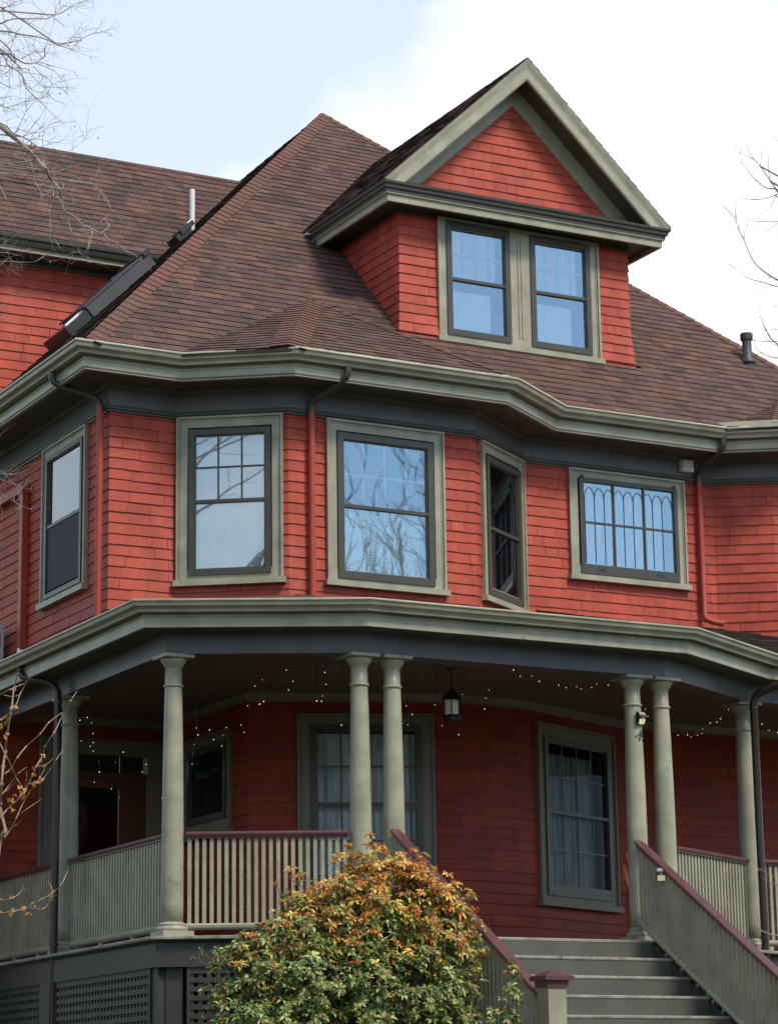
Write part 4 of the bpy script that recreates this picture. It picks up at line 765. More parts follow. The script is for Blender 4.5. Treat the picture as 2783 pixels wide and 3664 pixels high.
# white-tipped baluster ends standing just below the right bottom rail
def newel(x,y):
    b=MB(); b.ab(x-.085,x+.085,y-.085,y+.085,-.1,1.13); o=b.build('newel_post','sage_trim',house)
    b=MB(); b.ab(x-.10,x+.10,y-.10,y+.10,1.10,1.155); b.ab(x-.132,x+.132,y-.132,y+.132,1.155,1.19)
    p=[(x-.132,y-.132,1.19),(x+.132,y-.132,1.19),(x+.132,y+.132,1.19),(x-.132,y+.132,1.19)]; ap=(x,y,1.245)
    for k in range(4): b.face([p[k],p[(k+1)%4],ap])
    b.build('cap','handrail',o); return o
newel(LX+.01,18.32); newel(RX,18.08)
# lattice under the stair side and under the deck
def lattice(P,Q,z0,z1,pitch=.0795,sw=.043,clip=None,back=False,name='lattice'):
    P=V2(P);Q=V2(Q); d=(Q-P); L=d.length; d/=L; nn=Vector((d.y,-d.x,0))
    b=MB(); fw=.0
    b.box(P+nn*-.012+Vector((0,0,z1-.018)),d*L,nn*.024,Vector((0,0,.018)))
    ro=b.build(name,'skirt_paint',house)
    for q in (0,L-.03):
        b=MB(); b.box(P+d*q+nn*-.0125+Vector((0,0,z0-.02)),d*.03,nn*.0255,Vector((0,0,z1-z0+.002))); b.build('frame_stile','skirt_paint',ro)
    z=z1-.02
    while z>z0:
        zz=z-sw; b=MB(); u1=L
        if clip:
            u1=min(L,clip(z))
        if u1>.05: b.box(P+Vector((0,0,zz)),d*u1,nn*.010,Vector((0,0,sw))); b.build('lattice_slat','skirt_paint',ro)
        z-=pitch
    u=.02
    while u<L-.02:
        zt=z1
        if clip:
            zt=min(z1,clip.inv(u))
        if zt>z0+.02: b=MB(); b.box(P+d*u-nn*.012+Vector((0,0,z0)),d*sw,nn*.010,Vector((0,0,zt-z0))); b.build('lattice_slat','skirt_paint',ro)
        u+=pitch
    return ro
LO=off(BEAM,.075,mB)
def postb(x,y,w_=.14,ang=0):
    b=MB(); a=R(ang); dx=Vector((math.cos(a),math.sin(a),0)); dy=Vector((-dx.y,dx.x,0)); o=Vector((x,y,0))-dx*w_/2-dy*w_/2
    b.box(o+Vector((0,0,-.1)),dx*w_,dy*w_,(0,0,1.53)); b.build('deck_post','skirt_paint',house)
cx,cy=LO[1]
postb(cx+.078,cy+.09,.15,0); postb(cx+.18,cy+.035,.15,-26)
postb(cx+.075,24.35,.26,0)
lattice((cx,24.2),(cx,cy+.14),.1,1.435); lattice((cx,26.6),(cx,24.5),.1,1.435)
dd=(V2(LO[2])-V2(LO[1])).normalized(); a0=V2(LO[1])+dd*.26; a1=V2(LO[2])-dd*.05
lattice((a0.x,a0.y),(a1.x,a1.y),.1,1.435)
lattice((14.2,LO[3][1]),(LO[3][0],LO[3][1]),.1,1.435)
postb(LO[3][0],LO[3][1]+.08,.15,15)
lattice((LO[3][0]+.1,LO[3][1]+.07),(LO[4][0]-.1,LO[4][1]-.04),.1,1.435); postb(LO[4][0],LO[4][1]+.08,.15,15)
lattice((LO[4][0]+.1,LO[4][1]),(20.5,LO[4][1]),.1,1.435)
class C_: 
    def __call__(s,z): return max(0,(1.80-z)/.644)
    def inv(s,u): return 1.80-.644*u
cl=C_(); 
def cl2(z): return max(0,(1.78-z)/.644)
b=MB()
P=Vector((RX+.03,20.80,0))
k=0
lo=MB(); lo.ab(RX+.02,RX+.05,20.74,20.78,.1,1.6); lr=lo.build('stair_lattice','dark_olive',house)
for i in range(34):     # uprights, each cut to the slope of the rail
    y=20.72-.0795*i; zt=1.80-.644*(20.80-y)-.02
    b=MB(); b.ab(RX+.036,RX+.046,y-.043,y,0.05,zt); b.build('lattice_slat','skirt_paint',lr)
for i in range(22):
    z=1.70-.0795*i; y0=20.78-max(0,(1.76-z))/.644
    b=MB(); b.ab(RX+.024,RX+.034,18.2 if True else y0,min(20.78,20.78) if False else 20.78-0, z-.043,z) if False else b.box((RX+.024,18.0,z-.043),(.010,0,0),(0,max(.05,20.80-(1.80-z)/.644*1.0-18.0) if False else .05,0),(0,0,.043))
    # slat lies below the sloping rail: it spans from the deck outwards until the rail comes down to it
    yl=20.80-(1.78-z)/.644
    b=MB(); b.ab(RX+.024,RX+.034,max(yl,18.0),20.78,z-.043,z); b.build('lattice_slat','skirt_paint',lr)
b=MB(); b.ab(RX+.12,RX+.14,18.2,20.8,-.1,.0); 
# dark ground boards behind the lattice are simply the crawl space; one post line
# house numbers
def digit(ch,loc,size,rot,parent,bend=None,mat_='digit',shear=.25):
    cu=bpy.data.curves.new('d','FONT'); cu.body=ch; cu.size=size; cu.extrude=.004; cu.shear=shear; cu.offset=size*.012
    t=bpy.data.objects.new('d',cu); col.objects.link(t); dg=bpy.context.evaluated_depsgraph_get(); me=bpy.data.meshes.new_from_object(t.evaluated_get(dg)); bpy.data.objects.remove(t)
    me.transform(Matrix.Rotation(R(90),4,'X'))
    if bend:   # wrap round a column of radius bend: x becomes an arc
        for v in me.vertices:
            a=v.co.x/bend; rr=bend-v.co.y; v.co.x=rr*math.sin(a); v.co.y=-rr*math.cos(a)
    me.transform(Matrix.Translation(Vector(loc))@Matrix.Rotation(rot,4,'Z'))
    me.materials.clear(); me.materials.append(M[mat_]); me.name='house_number'
    o=bpy.data.objects.new('house_number',me); col.objects.link(o); o.parent=parent
    if parent.type=='EMPTY': o.location=-parent.location
    return o
ncol=cols[4]
cc=ncol.location+house.location
for ch,da in (('4',-.045),('9',.026)):
    o=digit(ch,(0,0,0),.15,0,house); 
    me=o.data
    for v in me.vertices:
        a=(v.co.x+da)/.088; rr=.0885-v.co.y; v.co.x=rr*math.sin(a); v.co.y=-rr*math.cos(a)
    me.transform(Matrix.Translation(Vector((cc.x,cc.y,3.645)))@Matrix.Rotation(R(-2),4,'Z'))
for ch,x in (('4',11.52),('9',11.60)): digit(ch,(x,YF-.026,1.545),.15,0,house,shear=0)
# downspouts
def downspout(name,pts,w_,mats,split=None,label=None,strap=None):
    b=MB(); pts=[Vector(p) for p in pts]
    b.tube(pts[:split] if split else pts,w_,10); o=b.build(name,mats[0],house,smooth=False); smooth_by_angle(o,50)
    if split: b=MB(); b.tube(pts[split-1:],w_*.98,10); o2=b.build('lower_pipe',mats[1],o); smooth_by_angle(o2,50)
    for z in strap or []:
        b=MB(); b.lathe((pts[-2].x,pts[-2].y,z),[(w_+.002,-.012),(w_+.006,-.012),(w_+.006,.012),(w_+.002,.012)],12); b.build('strap','downspout_dark' if mats[0]!='downspout_brown' else 'downspout_brown',o)
    if label: o['label']=label
    return o
def bez(a,b_,c,d,n=8): return [Vector(a)*(1-t)**3+Vector(b_)*3*t*(1-t)**2+Vector(c)*3*t*t*(1-t)+Vector(d)*t**3 for t in [i/n for i in range(n+1)]]
def leader(gx,gy,gz,wx,wy,wz,zend,r=.037,tail=None,m=('downspout_dark','red_paint'),zs=None,label=None):
    p=[(gx,gy,gz)]+bez((gx,gy,gz-.07),(gx,gy,gz-.20),(wx,wy,wz+.14),(wx,wy,wz))
    zs=zs if zs is not None else 7.30
    pts=p+[(wx,wy,zs),(wx,wy,zend)]
    if tail: pts+=tail
    return downspout('downspout',pts,r,m,split=len(p)+1,label=label)
leader(9.30,24.45,7.712,9.765,24.27,7.36,4.86,label='red downspout at the left house corner',zs=7.33)
leader(11.98,22.945,7.712,11.80,23.43,7.37,4.90,label='red downspout between the two bay windows',zs=7.32)
leader(17.22,23.645,7.712,17.20,24.13,7.36,5.72,tail=[(17.20,24.10,5.66),(17.26,24.06,5.625),(17.37,24.0,5.60)],label='red downspout with an open elbow at its foot',zs=7.30)
downspout('downspout',[(9.10,24.68,4.66),(9.10,24.68,4.58)]+bez((9.10,24.68,4.56),(9.10,24.6,4.42),(9.31,24.30,4.50),(9.33,24.22,4.30))+[(9.33,24.22,3.0),(9.33,24.24,.2)],.038,('downspout_brown',),strap=[1.80,1.62,4.2],label='dark brown porch downspout on the left')
downspout('downspout',[(16.22,21.40,4.64),(16.22,21.40,4.50)]+bez((16.22,21.40,4.48),(16.22,21.42,4.36),(16.05,21.66,4.42),(16.04,21.70,4.26))+[(16.04,21.70,3.0),(16.06,21.70,.2)],.040,('downspout_brown',),strap=[1.83,1.72,4.2],label='dark brown porch downspout on the right')
# line-set cover on the left wall
b=MB(); b.ab(9.755,9.83,26.50,26.60,5.16,7.03); b.ab(9.755,9.83,26.60,29.5,6.94,7.03); b.ab(9.745,9.83,26.49,26.66,6.92,7.04); b.build('conduit_cover','red_paint',house)
b=MB(); b.tube([(9.79,26.55,5.17),(9.78,26.55,5.05),(9.76,26.56,4.93)],[.045,.05,.04],9); b.tube([(9.79,26.60,5.17),(9.78,26.61,4.95)],[.03,.035],9); b.build('pipe_wrap','foil',house)
# vent cover under the eave
b=MB(); b.ab(16.965,17.115,24.10,24.18,7.395,7.535); o=b.build('vent_cover','white_box',house)
b=MB(); b.ab(16.978,17.102,24.085,24.10,7.45,7.525); b.ab(16.985,17.095,24.092,24.10,7.405,7.44); b.build('flap','white_box',o)
# roof vent pipe right
b=MB(); b.lathe((18.56,24.90,9.0),[(.085,-.08),(.082,.10),(.105,.12),(.105,.135),(.060,.20),(.058,.42),(.075,.42),(.078,.43),(.078,.50),(.070,.505)],20); smooth_by_angle(b.build('vent_pipe','vent_metal',house),40)
# white pipe, skylight and boot on the left slope
b=MB(); b.tube([(12.06,27.1,10.2),(12.06,27.1,10.60),(12.06,27.1,11.06)],.032,14); o=b.build('vent_pipe','white_pvc',house,smooth=False); smooth_by_angle(o,50)
def slope_box(b,x0,x1,y0,y1,h0,h1):
    z=lambda x:E0+(x-cLF[0])
    n=Vector((-1,0,1)).normalized(); p=Vector((x0,y0,z(x0)))+n*h0; b.box(p,Vector((x1-x0,0,x1-x0)),Vector((0,y1-y0,0)),n*(h1-h0))
b=MB(); slope_box(b,10.62,11.38,26.62,27.35,-.05,.15); o=b.build('skylight','skylight_frame',house)
b=MB(); slope_box(b,10.60,11.40,26.60,27.37,.15,.17); b.build('skylight_cover','skylight_frame',o)
b=MB(); slope_box(b,10.36,10.64,26.64,27.33,-.02,.12); b.build('awning_box','black_metal',o)
b=MB(); slope_box(b,10.40,10.62,26.70,26.74,.12,.145); b.build('reflector_strip','light_panel',o)
b=MB(); slope_box(b,10.95,11.0,26.60,26.64,.17,.20); b.build('bracket','black_metal',o)
b=MB(); slope_box(b,11.33,11.41,26.58,27.38,.14,.19); b.build('top_cap','black_metal',o)
b=MB(); slope_box(b,11.84,12.0,26.98,27.25,-.02,.07); slope_box(b,11.90,12.06,26.96,27.2,.03,.09); b.build('pipe_boot','black_metal',house)
b=MB(); slope_box(b,12.0,12.07,26.95,26.98,.09,.105); b.build('boot_flashing','light_panel',house)
flush_pool('wall_shingle','red_shingle'); flush_pool('porch_shingle','red_shaded',0); flush_pool('roof_shingle','roof_shingle')
# ============================================================ THINGS ON AND AROUND THE HOUSE
# porch lantern
t=empty('lantern',(12.715,22.2,3.92),'black hanging lantern with frosted panes under the porch ceiling','lantern')
b=MB(); b.tube([(12.715,22.2,4.462),(12.715,22.2,4.44)],.05,12); 
z=4.44
while z>4.27: b.tube([(12.715-.006,22.2,z),(12.715-.006,22.2,z-.022)],.003,4); b.tube([(12.715+.006,22.2,z),(12.715+.006,22.2,z-.022)],.003,4); z-=.018
b.build('chain','black_metal',t)
b=MB(); b.lathe((12.715,22.2,0),[(.092,4.135),(.100,4.14),(.098,4.155),(.07,4.20),(.035,4.235),(.014,4.25),(.012,4.27)],20); smooth_by_angle(b.build('roof_cap','black_metal',t),40)
b=MB(); b.lathe((12.715,22.2,0),[(.078,3.99),(.078,4.137)],6); b.build('glass_pane','lantern_glass',t)
b=MB()
for k in range(6): a=R(60*k); b.tube([(12.715+.082*math.cos(a),22.2+.082*math.sin(a),3.95),(12.715+.082*math.cos(a),22.2+.082*math.sin(a),4.14)],.007,5)
b.build('cage_bar','black_metal',t)
b=MB(); b.lathe((12.715,22.2,0),[(.03,3.92),(.075,3.925),(.088,3.94),(.088,3.975),(.080,3.99)],20); smooth_by_angle(b.build('bottom_cup','black_metal',t),40)
# solar lights
def solar(loc,rz,label):
    t=empty('solar_light',loc,label,'solar light','small solar motion lights'); t.rotation_euler=(0,0,rz)
    def put(b,n,m): 
        o=b.build(n,m); o.parent=t; return o
    b=MB(); w_=.048
    pr_=[(0,-.062),(-.012,-.066),(-.052,.01),(-.050,.022),(-.022,.060),(0,.062)]
    for x in (-w_,w_):
        for (y,z) in pr_: b.v.append((x,y,z))
    k=len(pr_)
    for j in range(k): b.f.append((j,(j+1)%k,k+(j+1)%k,k+j)); b.m.append(0); b.c.append((1,1,1))
    b.f.append(tuple(range(k))[::-1]); b.f.append(tuple(range(k,2*k))); b.m+=[0,0]; b.c+=[(1,1,1)]*2
    put(b,'housing','black_metal')
    b=MB(); d=Vector((0,-.052+.012,.01+.066)); dn=Vector((0,-d.z,d.y)).normalized()
    if dn.y>0: dn=-dn
    p0=Vector((0,-.012,-.066)); dd_=(Vector((0,-.052,.01))-p0)
    o_=p0+dd_*.10+dn*.001; b.box(o_+Vector((-.036,0,0)),(.072,0,0),dd_*.62,dn*.003); put(b,'lamp_panel','lens_yellow')
    b=MB(); o_=p0+dd_*.82+dn*.001; b.box(o_+Vector((-.006,0,0)),(.012,0,0),dd_*.12,dn*.008); put(b,'sensor','light_panel')
    b=MB(); p1=Vector((0,-.050,.022)); d1=Vector((0,.028,.038)); n1_=Vector((0,-.038,.028)).normalized(); b.box(p1+d1*.08+Vector((-.038,0,0))+n1_*.0005,(.076,0,0),d1*.84,n1_*.003); put(b,'solar_panel','solar_cell')
    return t
solar((14.115,20.955,3.865),R(8),'black solar light on a porch column above the number 49')
solar((13.985,20.50,2.30),R(-32),'black solar light on the side of the right stair railing')
# window-side orange chair on the porch
t=empty('porch_chair',(15.55,23.1,1.703),'orange slatted wooden chair half hidden behind the right porch columns','chair')
def cb(n,o,X,Y,Z,m='orange_wood'):
    b=MB(); b.box((o[0]+.16,o[1],o[2]),X,Y,Z); return b.build(n,m,t)
for k in range(5): cb('back_slat',(15.22+.085*k,23.02,2.12),(.06,0,0),(0,.02,0),(-.0,.26,.62-.02*abs(k-2)))
for k in range(5): cb('seat_slat',(15.2,22.98-.1*k,2.08+.02*k),(.5,0,0),(0,-.08,.01),(0,0,.02))
for x in (15.12,15.68): 
    cb('arm',(x-.03,22.38,2.36),(.09,0,0),(0,.75,0),(0,0,.022)); cb('leg',(x,22.45,1.703),(.05,0,0),(0,.07,0),(0,0,.66)); cb('leg',(x,23.0,1.703),(.05,0,0),(0,.07,0),(0,0,.66)); cb('side_rail',(x+.01,22.42,2.08),(.03,0,0),(0,.75,-.20),(0,0,.08))
cb('frame_rail',(15.02,22.9,2.79),(.035,0,0),(0,.04,0),(.14,0,-.62))
# ductless air conditioner on the left porch roof
t=empty('air_conditioner',(9.55,27.35,4.85),'white outdoor air conditioner unit standing on the left porch roof','air conditioner')
b=MB(); b.ab(9.38,9.74,26.98,27.75,4.92,5.49); b.build('case','ac_white',t)
b=MB(); b.ab(9.37,9.745,26.97,27.76,5.475,5.50); b.build('lid','ac_white',t)
b=MB(); b.ab(9.60,9.70,26.965,26.98,5.25,5.42); b.build('label_plate','solar_cell',t)
b=MB(); b.ab(9.56,9.62,26.95,26.98,5.40,5.43); b.build('handle','black_metal',t)
b=MB(); b.ab(9.34,9.56,26.86,26.97,4.92,5.20); b.build('valve_cover','ac_white',t)
b=MB(); b.ab(9.40,9.46,26.98,27.7,4.84,4.92); b.ab(9.66,9.72,26.98,27.7,4.84,4.92); b.build('foot','black_metal',t)
b=MB()
for k in range(3): b.tube(bez((9.55,26.9,5.1-.04*k),(9.65,26.8,5.12-.05*k),(9.7,26.7,4.9),(9.76,26.6,5.0+.03*k),10),.009,6)
b.build('hose','rubber',t)
# ---- string lights
def string_light(pts,label,ztop=4.43,drops=True):
    c=Vector((0,0,0))
    for p in pts: c+=Vector(p)
    c/=len(pts); t=empty('string_light',c,label,'string light','warm white string lights under the porch ceiling')
    b=MB()
    if drops:
        cols_={}
        for p in pts: cols_.setdefault(round(p[0]/.16),[]).append(Vector(p))
        tops=[]
        for k in sorted(cols_):
            g=sorted(cols_[k],key=lambda q:-q.z); tp=Vector((g[0].x+ru(-.02,.02),g[0].y,max(ztop,g[0].z+.05) if ztop else g[0].z+.3)); tops.append(tp)
            b.tube([tp]+[q+Vector((0,0,.012)) for q in g],.0022,4)
        w_=[]
        for i in range(len(tops)-1):
            for s in range(5): q=tops[i].lerp(tops[i+1],s/5); q.z-=.05*math.sin(s/5*math.pi); w_.append(q)
        w_.append(tops[-1]); b.tube(w_,.0025,4)
    else:
        b.tube([Vector(p)+Vector((0,0,.014)) for p in sorted(pts)],.0025,4)
    b.build('wire','wire',t)
    bm=MB(); bm.lathe((0,0,0),[(.001,-.011),(.0045,-.007),(.006,0),(.005,.006),(.002,.010)],6); first=None
    for p in pts:
        if first is None: first=bm.build('bulb','bulb'); o=first
        else: o=first.copy(); col.objects.link(o)
        o.parent=t; o.location=Vector(p)-c; s=ru(.24,.40); o.scale=(s,s,s)
    return t
string_light(BULBS_DOOR,'icicle string of warm bulbs hanging before the porch door at the far left',ztop=None)
string_light(BULBS_CORNER,'icicle string of warm bulbs between the left corner column and the middle columns')
string_light(BULBS_LANTERN,'icicle string of warm bulbs hanging around the black lantern')
string_light(BULBS_SWAG,'single swagged string of bulbs left of the numbered column',drops=False)
string_light(BULBS_RIGHT,'swagged string of bulbs between the right pair of columns and the end column',drops=False)
string_light(BULBS_END,'short string of bulbs right of the brown downspout at the far right',drops=False)
# ============================================================ PLANTS
def side_twigs(mb,pts,r,depth,dens,lng,rg,spread=.7,grav=0,mi=0):
    pts=[Vector(p) for p in pts]
    for i in range(len(pts)-1):
        a,b_=pts[i],pts[i+1]; L=(b_-a).length; n=dens*L; n=int(n)+(1 if rg.random()<n-int(n) else 0)
        for _ in range(n):
            t=rg.random(); p=a.lerp(b_,t); d=(b_-a).normalized()
            ax=Vector((rg.gauss(0,1),rg.gauss(0,1),rg.gauss(0,1))).normalized(); d2=(d+ax*spread).normalized()
            l=lng*rg.uniform(.35,1); seg=[p]; dd=d2.copy()
            k=4 if depth>0 else 3
            for s in range(k):
                dd=(dd+Vector((rg.gauss(0,.18),rg.gauss(0,.18),rg.gauss(0,.18)+grav))).normalized(); seg.append(seg[-1]+dd*l/k)
            rr=[r*(1-.75*s/k) for s in range(k+1)]
            mb.tube(seg,rr,3 if r<.004 else 5,mi=mi,cap=False)
            if depth>0: side_twigs(mb,seg,r*.6,depth-1,dens*1.4,lng*.5,rg,spread,grav,mi)
def stroke(mb,pts,r,n=6,mi=0,taper=.3):
    P=[Vector(p) for p in pts]
    # Catmull smoothing
    Q=[]
    for i in range(len(P)-1):
        p0=P[max(i-1,0)];p1=P[i];p2=P[i+1];p3=P[min(i+2,len(P)-1)]
        for s in range(4):
            t=s/4; Q.append(.5*((2*p1)+(p2-p0)*t+(2*p0-5*p1+4*p2-p3)*t*t+(3*p1-p0-3*p2+p3)*t**3))
    Q.append(P[-1]); k=len(Q)
    mb.tube(Q,[r*(1-(1-taper)*i/(k-1)) for i in range(k)],n,mi=mi)
    return Q
rg=random.Random(11)
# big bare tree left, branches reaching in front of the roof
t=empty('bare_tree',(3.4,19.0,-.8),'bare budding tree reaching in from the left in front of the roof and sky','tree')
b=MB(); trunk=[(3.4,19.0,-1.0),(3.4,18.9,1.0),(3.45,18.8,3.0),(3.5,18.5,5.0),(3.6,18.3,7.5),(3.7,18.2,10.5)]; stroke(b,trunk,.16,10,taper=.3); b.build('trunk','bark',t)
b=MB()
LIMBS=[[(3.45,18.7,3.2),(3.7,18.0,4.6),(4.1,17.0,5.4),(4.5,15.9,6.1)],[(3.5,18.4,5.2),(3.8,17.7,6.8),(4.2,16.9,7.9),(4.5,16.1,8.7)],[(4.1,17.0,5.4),(4.2,16.3,5.0),(4.5,15.6,4.9)],[(3.8,17.7,6.8),(4.1,16.7,7.0),(4.5,15.9,7.4)]]
NODES=[Vector(p) for q in LIMBS for p in q[2:]]
for k,(pts,r) in enumerate(LEFT_TREE):
    Q=stroke(b,pts,r*(.72 if r>.02 else .55),6,taper=.2)
    side_twigs(b,Q,max(.0013,r*.2),1,6.5,.36,rg,.75,.06 if r<.01 else .03)
    s=Vector(pts[0]); nd=min(NODES,key=lambda q:(q-s).length); m=nd.lerp(s,.5)+Vector((rg.uniform(-.15,.15),rg.uniform(-.15,.15),rg.uniform(.0,.22)))
    if r>=.006 or k%3==0: L_=stroke(b,[nd,m,s],max(r*1.15,.008),6,taper=.62); side_twigs(b,L_,.003,1,2.5,.5,rg,.8,.05)
for q in LIMBS: L_=stroke(b,q,.055,8,taper=.42); side_twigs(b,L_,.005,1,2.0,.8,rg,.8,.05)
for k in range(34):      # the rest of the crown, away from the house
    z=rg.uniform(3.2,9.8); a=rg.uniform(1.7,5.4); L=rg.uniform(1.6,3.2); d=Vector((math.cos(a),math.sin(a),rg.uniform(.2,.9))).normalized(); q=[Vector((3.5,18.5,z))]
    for s_ in range(5): d=(d+Vector((rg.gauss(0,.18),rg.gauss(0,.18),.06))).normalized(); q.append(q[-1]+d*L/5)
    L_=stroke(b,q,.03,5,taper=.2); side_twigs(b,L_[::2],.006,1,2.2,.7,rg,.7,.06)
b.build('branches','twig_grey',t)['kind']='stuff'
b=MB()
for k in range(40):
    pts,r=LEFT_TREE[rg.randrange(len(LEFT_TREE))]; i=rg.randrange(len(pts)-1); p=Vector(pts[i]).lerp(Vector(pts[i+1]),rg.random())+Vector((rg.gauss(0,.06),rg.gauss(0,.06),rg.gauss(0,.06)))
    b.lathe(p,[(.001,-.010),(.0035,-.004),(.004,.003),(.001,.010)],5)
b.build('buds','bud_red',t)['kind']='stuff'
# bare tree behind the right of the house
t=empty('bare_tree',(31.5,36,-1.2),'bare tree with thin branches behind the right end of the roof','tree')
b=MB(); stroke(b,[(31.5,36,-1.4),(31.4,35.8,4),(31.0,35.3,9),(30.6,35,14),(30.2,34.8,20)],.28,10,taper=.25); b.build('trunk','bark',t)
b=MB()
for pts,r in RIGHT_TREE:
    Q=stroke(b,pts,r*.6,6,taper=.18); side_twigs(b,Q,max(.003,r*.2),1,2.2,.7,rg,.8,.03)
    s=Vector(pts[0]); tr=Vector((31.0,35.3,max(3,min(18,s.z-1.2)))); stroke(b,[tr,(tr+s)/2+Vector((0,0,.2)),s],r*2,6,taper=.5)
b.build('branches','twig_grey',t)['kind']='stuff'
# witch hazel with yellow flowers
t=empty('flowering_shrub',(5.9,17.5,-.4),'leafless shrub with small yellow flowers in front of the left porch railing','shrub')
b=MB()
for k,(pts,r) in enumerate(HAZEL):
    stroke(b,pts,r,6,taper=.35)
    P_=[Vector(p) for p in pts]
    for q in P_[1:-1]: b.lathe(q,[(.001,-r*1.6),(r*1.25,-r*.6),(r*1.25,r*.6),(.001,r*1.6)],5)
for s in ((6.25,17.43,1.52),(6.2,17.5,2.2),(6.1,17.4,1.7),(6.2,17.3,1.55),(6.15,17.3,1.3)): stroke(b,[(5.9,17.5,-.5),(5.95,17.5,.5),s],.018,7,taper=.6)
b.build('stems','twig_brown',t)['kind']='stuff'
fm=MB()
for k in range(16):
    a=Vector((rg.gauss(0,1),rg.gauss(0,1),rg.gauss(0,1))).normalized(); s_=a.orthogonal().normalized()*.0035; l=rg.uniform(.014,.028); m_=a*l*.5+Vector((rg.gauss(0,.003),rg.gauss(0,.003),rg.gauss(0,.003)))
    fm.face([-s_,s_,m_+s_,m_-s_]); fm.face([m_-s_,m_+s_,a*l])
fm.lathe((0,0,0),[(.001,-.005),(.005,0),(.001,.005)],5,mi=1)
first=None
for p in HAZEL_FLOWERS:
    if first is None: first=fm.build('blossom',['petal_yellow','bud_red']); o=first
    else: o=first.copy(); col.objects.link(o)
    o.parent=t; o.location=Vector(p)-t.location; o.rotation_euler=(rg.uniform(0,6),rg.uniform(0,6),rg.uniform(0,6)); s=rg.uniform(.7,1.25); o.scale=(s,s,s)
# leafless shrub right front
t=empty('bare_shrub',(14.8,18.0,.0),'leafless twiggy shrub by the right stair railing at the photo edge','shrub')
b=MB()
for pts,r in BARE_SHRUB:
    Q=stroke(b,pts,r,5); side_twigs(b,Q,.0022,0,3,.16,rg,.8,.05); s=Vector(pts[0]); 
    if s.x>13.95: stroke(b,[(14.8,18.0,-.1),(14.6,18.1,.9),s],r*1.5,6,taper=.6)
b.build('stems','twig_brown',t)['kind']='stuff'
from mathutils import noise as mnoise
# ---- pieris shrub
def rosette(V_,F_,C_l,c,up,scale,pal,rg,droop=.5,nleaf=9):
    up=Vector(up).normalized(); a=up.orthogonal().normalized(); b_=up.cross(a); ph=rg.uniform(0,6.28)
    for k in range(nleaf):
        an=ph+2.4*k; el=rg.uniform(-.15,.75)-droop*(k/nleaf)
        d=(a*math.cos(an)+b_*math.sin(an))*math.cos(el)+up*math.sin(el); d.normalize()
        L=scale*rg.uniform(.75,1.15); W=L*rg.uniform(.15,.20); s=d.cross(up); s=s.normalized() if s.length>1e-3 else a; nn=s.cross(d)
        p0=c+d*L*.08; p1=c+d*L*.50+nn*L*.06; p2=c+d*L*.80+nn*L*.02-Vector((0,0,L*.06)); p3=c+d*L-nn*L*.03-Vector((0,0,L*.13))
        i=len(V_); f=W*.35
        V_.extend([tuple(p0),tuple(p1-s*W+nn*f),tuple(p1),tuple(p1+s*W+nn*f),tuple(p2-s*W*.75+nn*f),tuple(p2),tuple(p2+s*W*.75+nn*f),tuple(p3)])
        r_=rg.random(); col_=pal(r_,rg); ce=tuple(min(1,x*1.0) for x in col_)
        for q in ((0,2,1),(0,3,2),(1,2,5,4),(2,3,6,5),(4,5,7),(5,6,7)): F_.append(tuple(i+j for j in q)); C_l.append(ce)
def pal_cream(r,rg):
    g=rg.uniform(.8,1.15)
    c=(.78,.60,.13) if r<.44 else ((.48,.42,.07) if r<.62 else ((.14,.18,.04) if r<.74 else (.68,.20,.05)))
    return tuple(x*g for x in c)
def pal_green(r,rg):
    g=rg.uniform(.75,1.2)
    c=(.52,.52,.18) if r<.26 else ((.19,.26,.06) if r<.62 else ((.07,.12,.03) if r<.95 else (.40,.13,.05)))
    return tuple(x*g for x in c)
def pal_red(r,rg):
    g=rg.uniform(.8,1.2); c=(.66,.12,.045) if r<.65 else (.70,.28,.09); return tuple(x*g for x in c)
def leaf_object(name,V_,F_,C_l,parent):
    me=bpy.data.meshes.new(name); me.from_pydata(V_,[],F_); me.materials.append(M['leaf']); a=me.attributes.new('Col','FLOAT_COLOR','FACE'); a.data.foreach_set('color',np.array([(*c,1) for c in C_l],dtype=np.float32).ravel())
    o=bpy.data.objects.new(name,me); col.objects.link(o); o.parent=parent; o.location=-parent.location; o['kind']='stuff'; return o
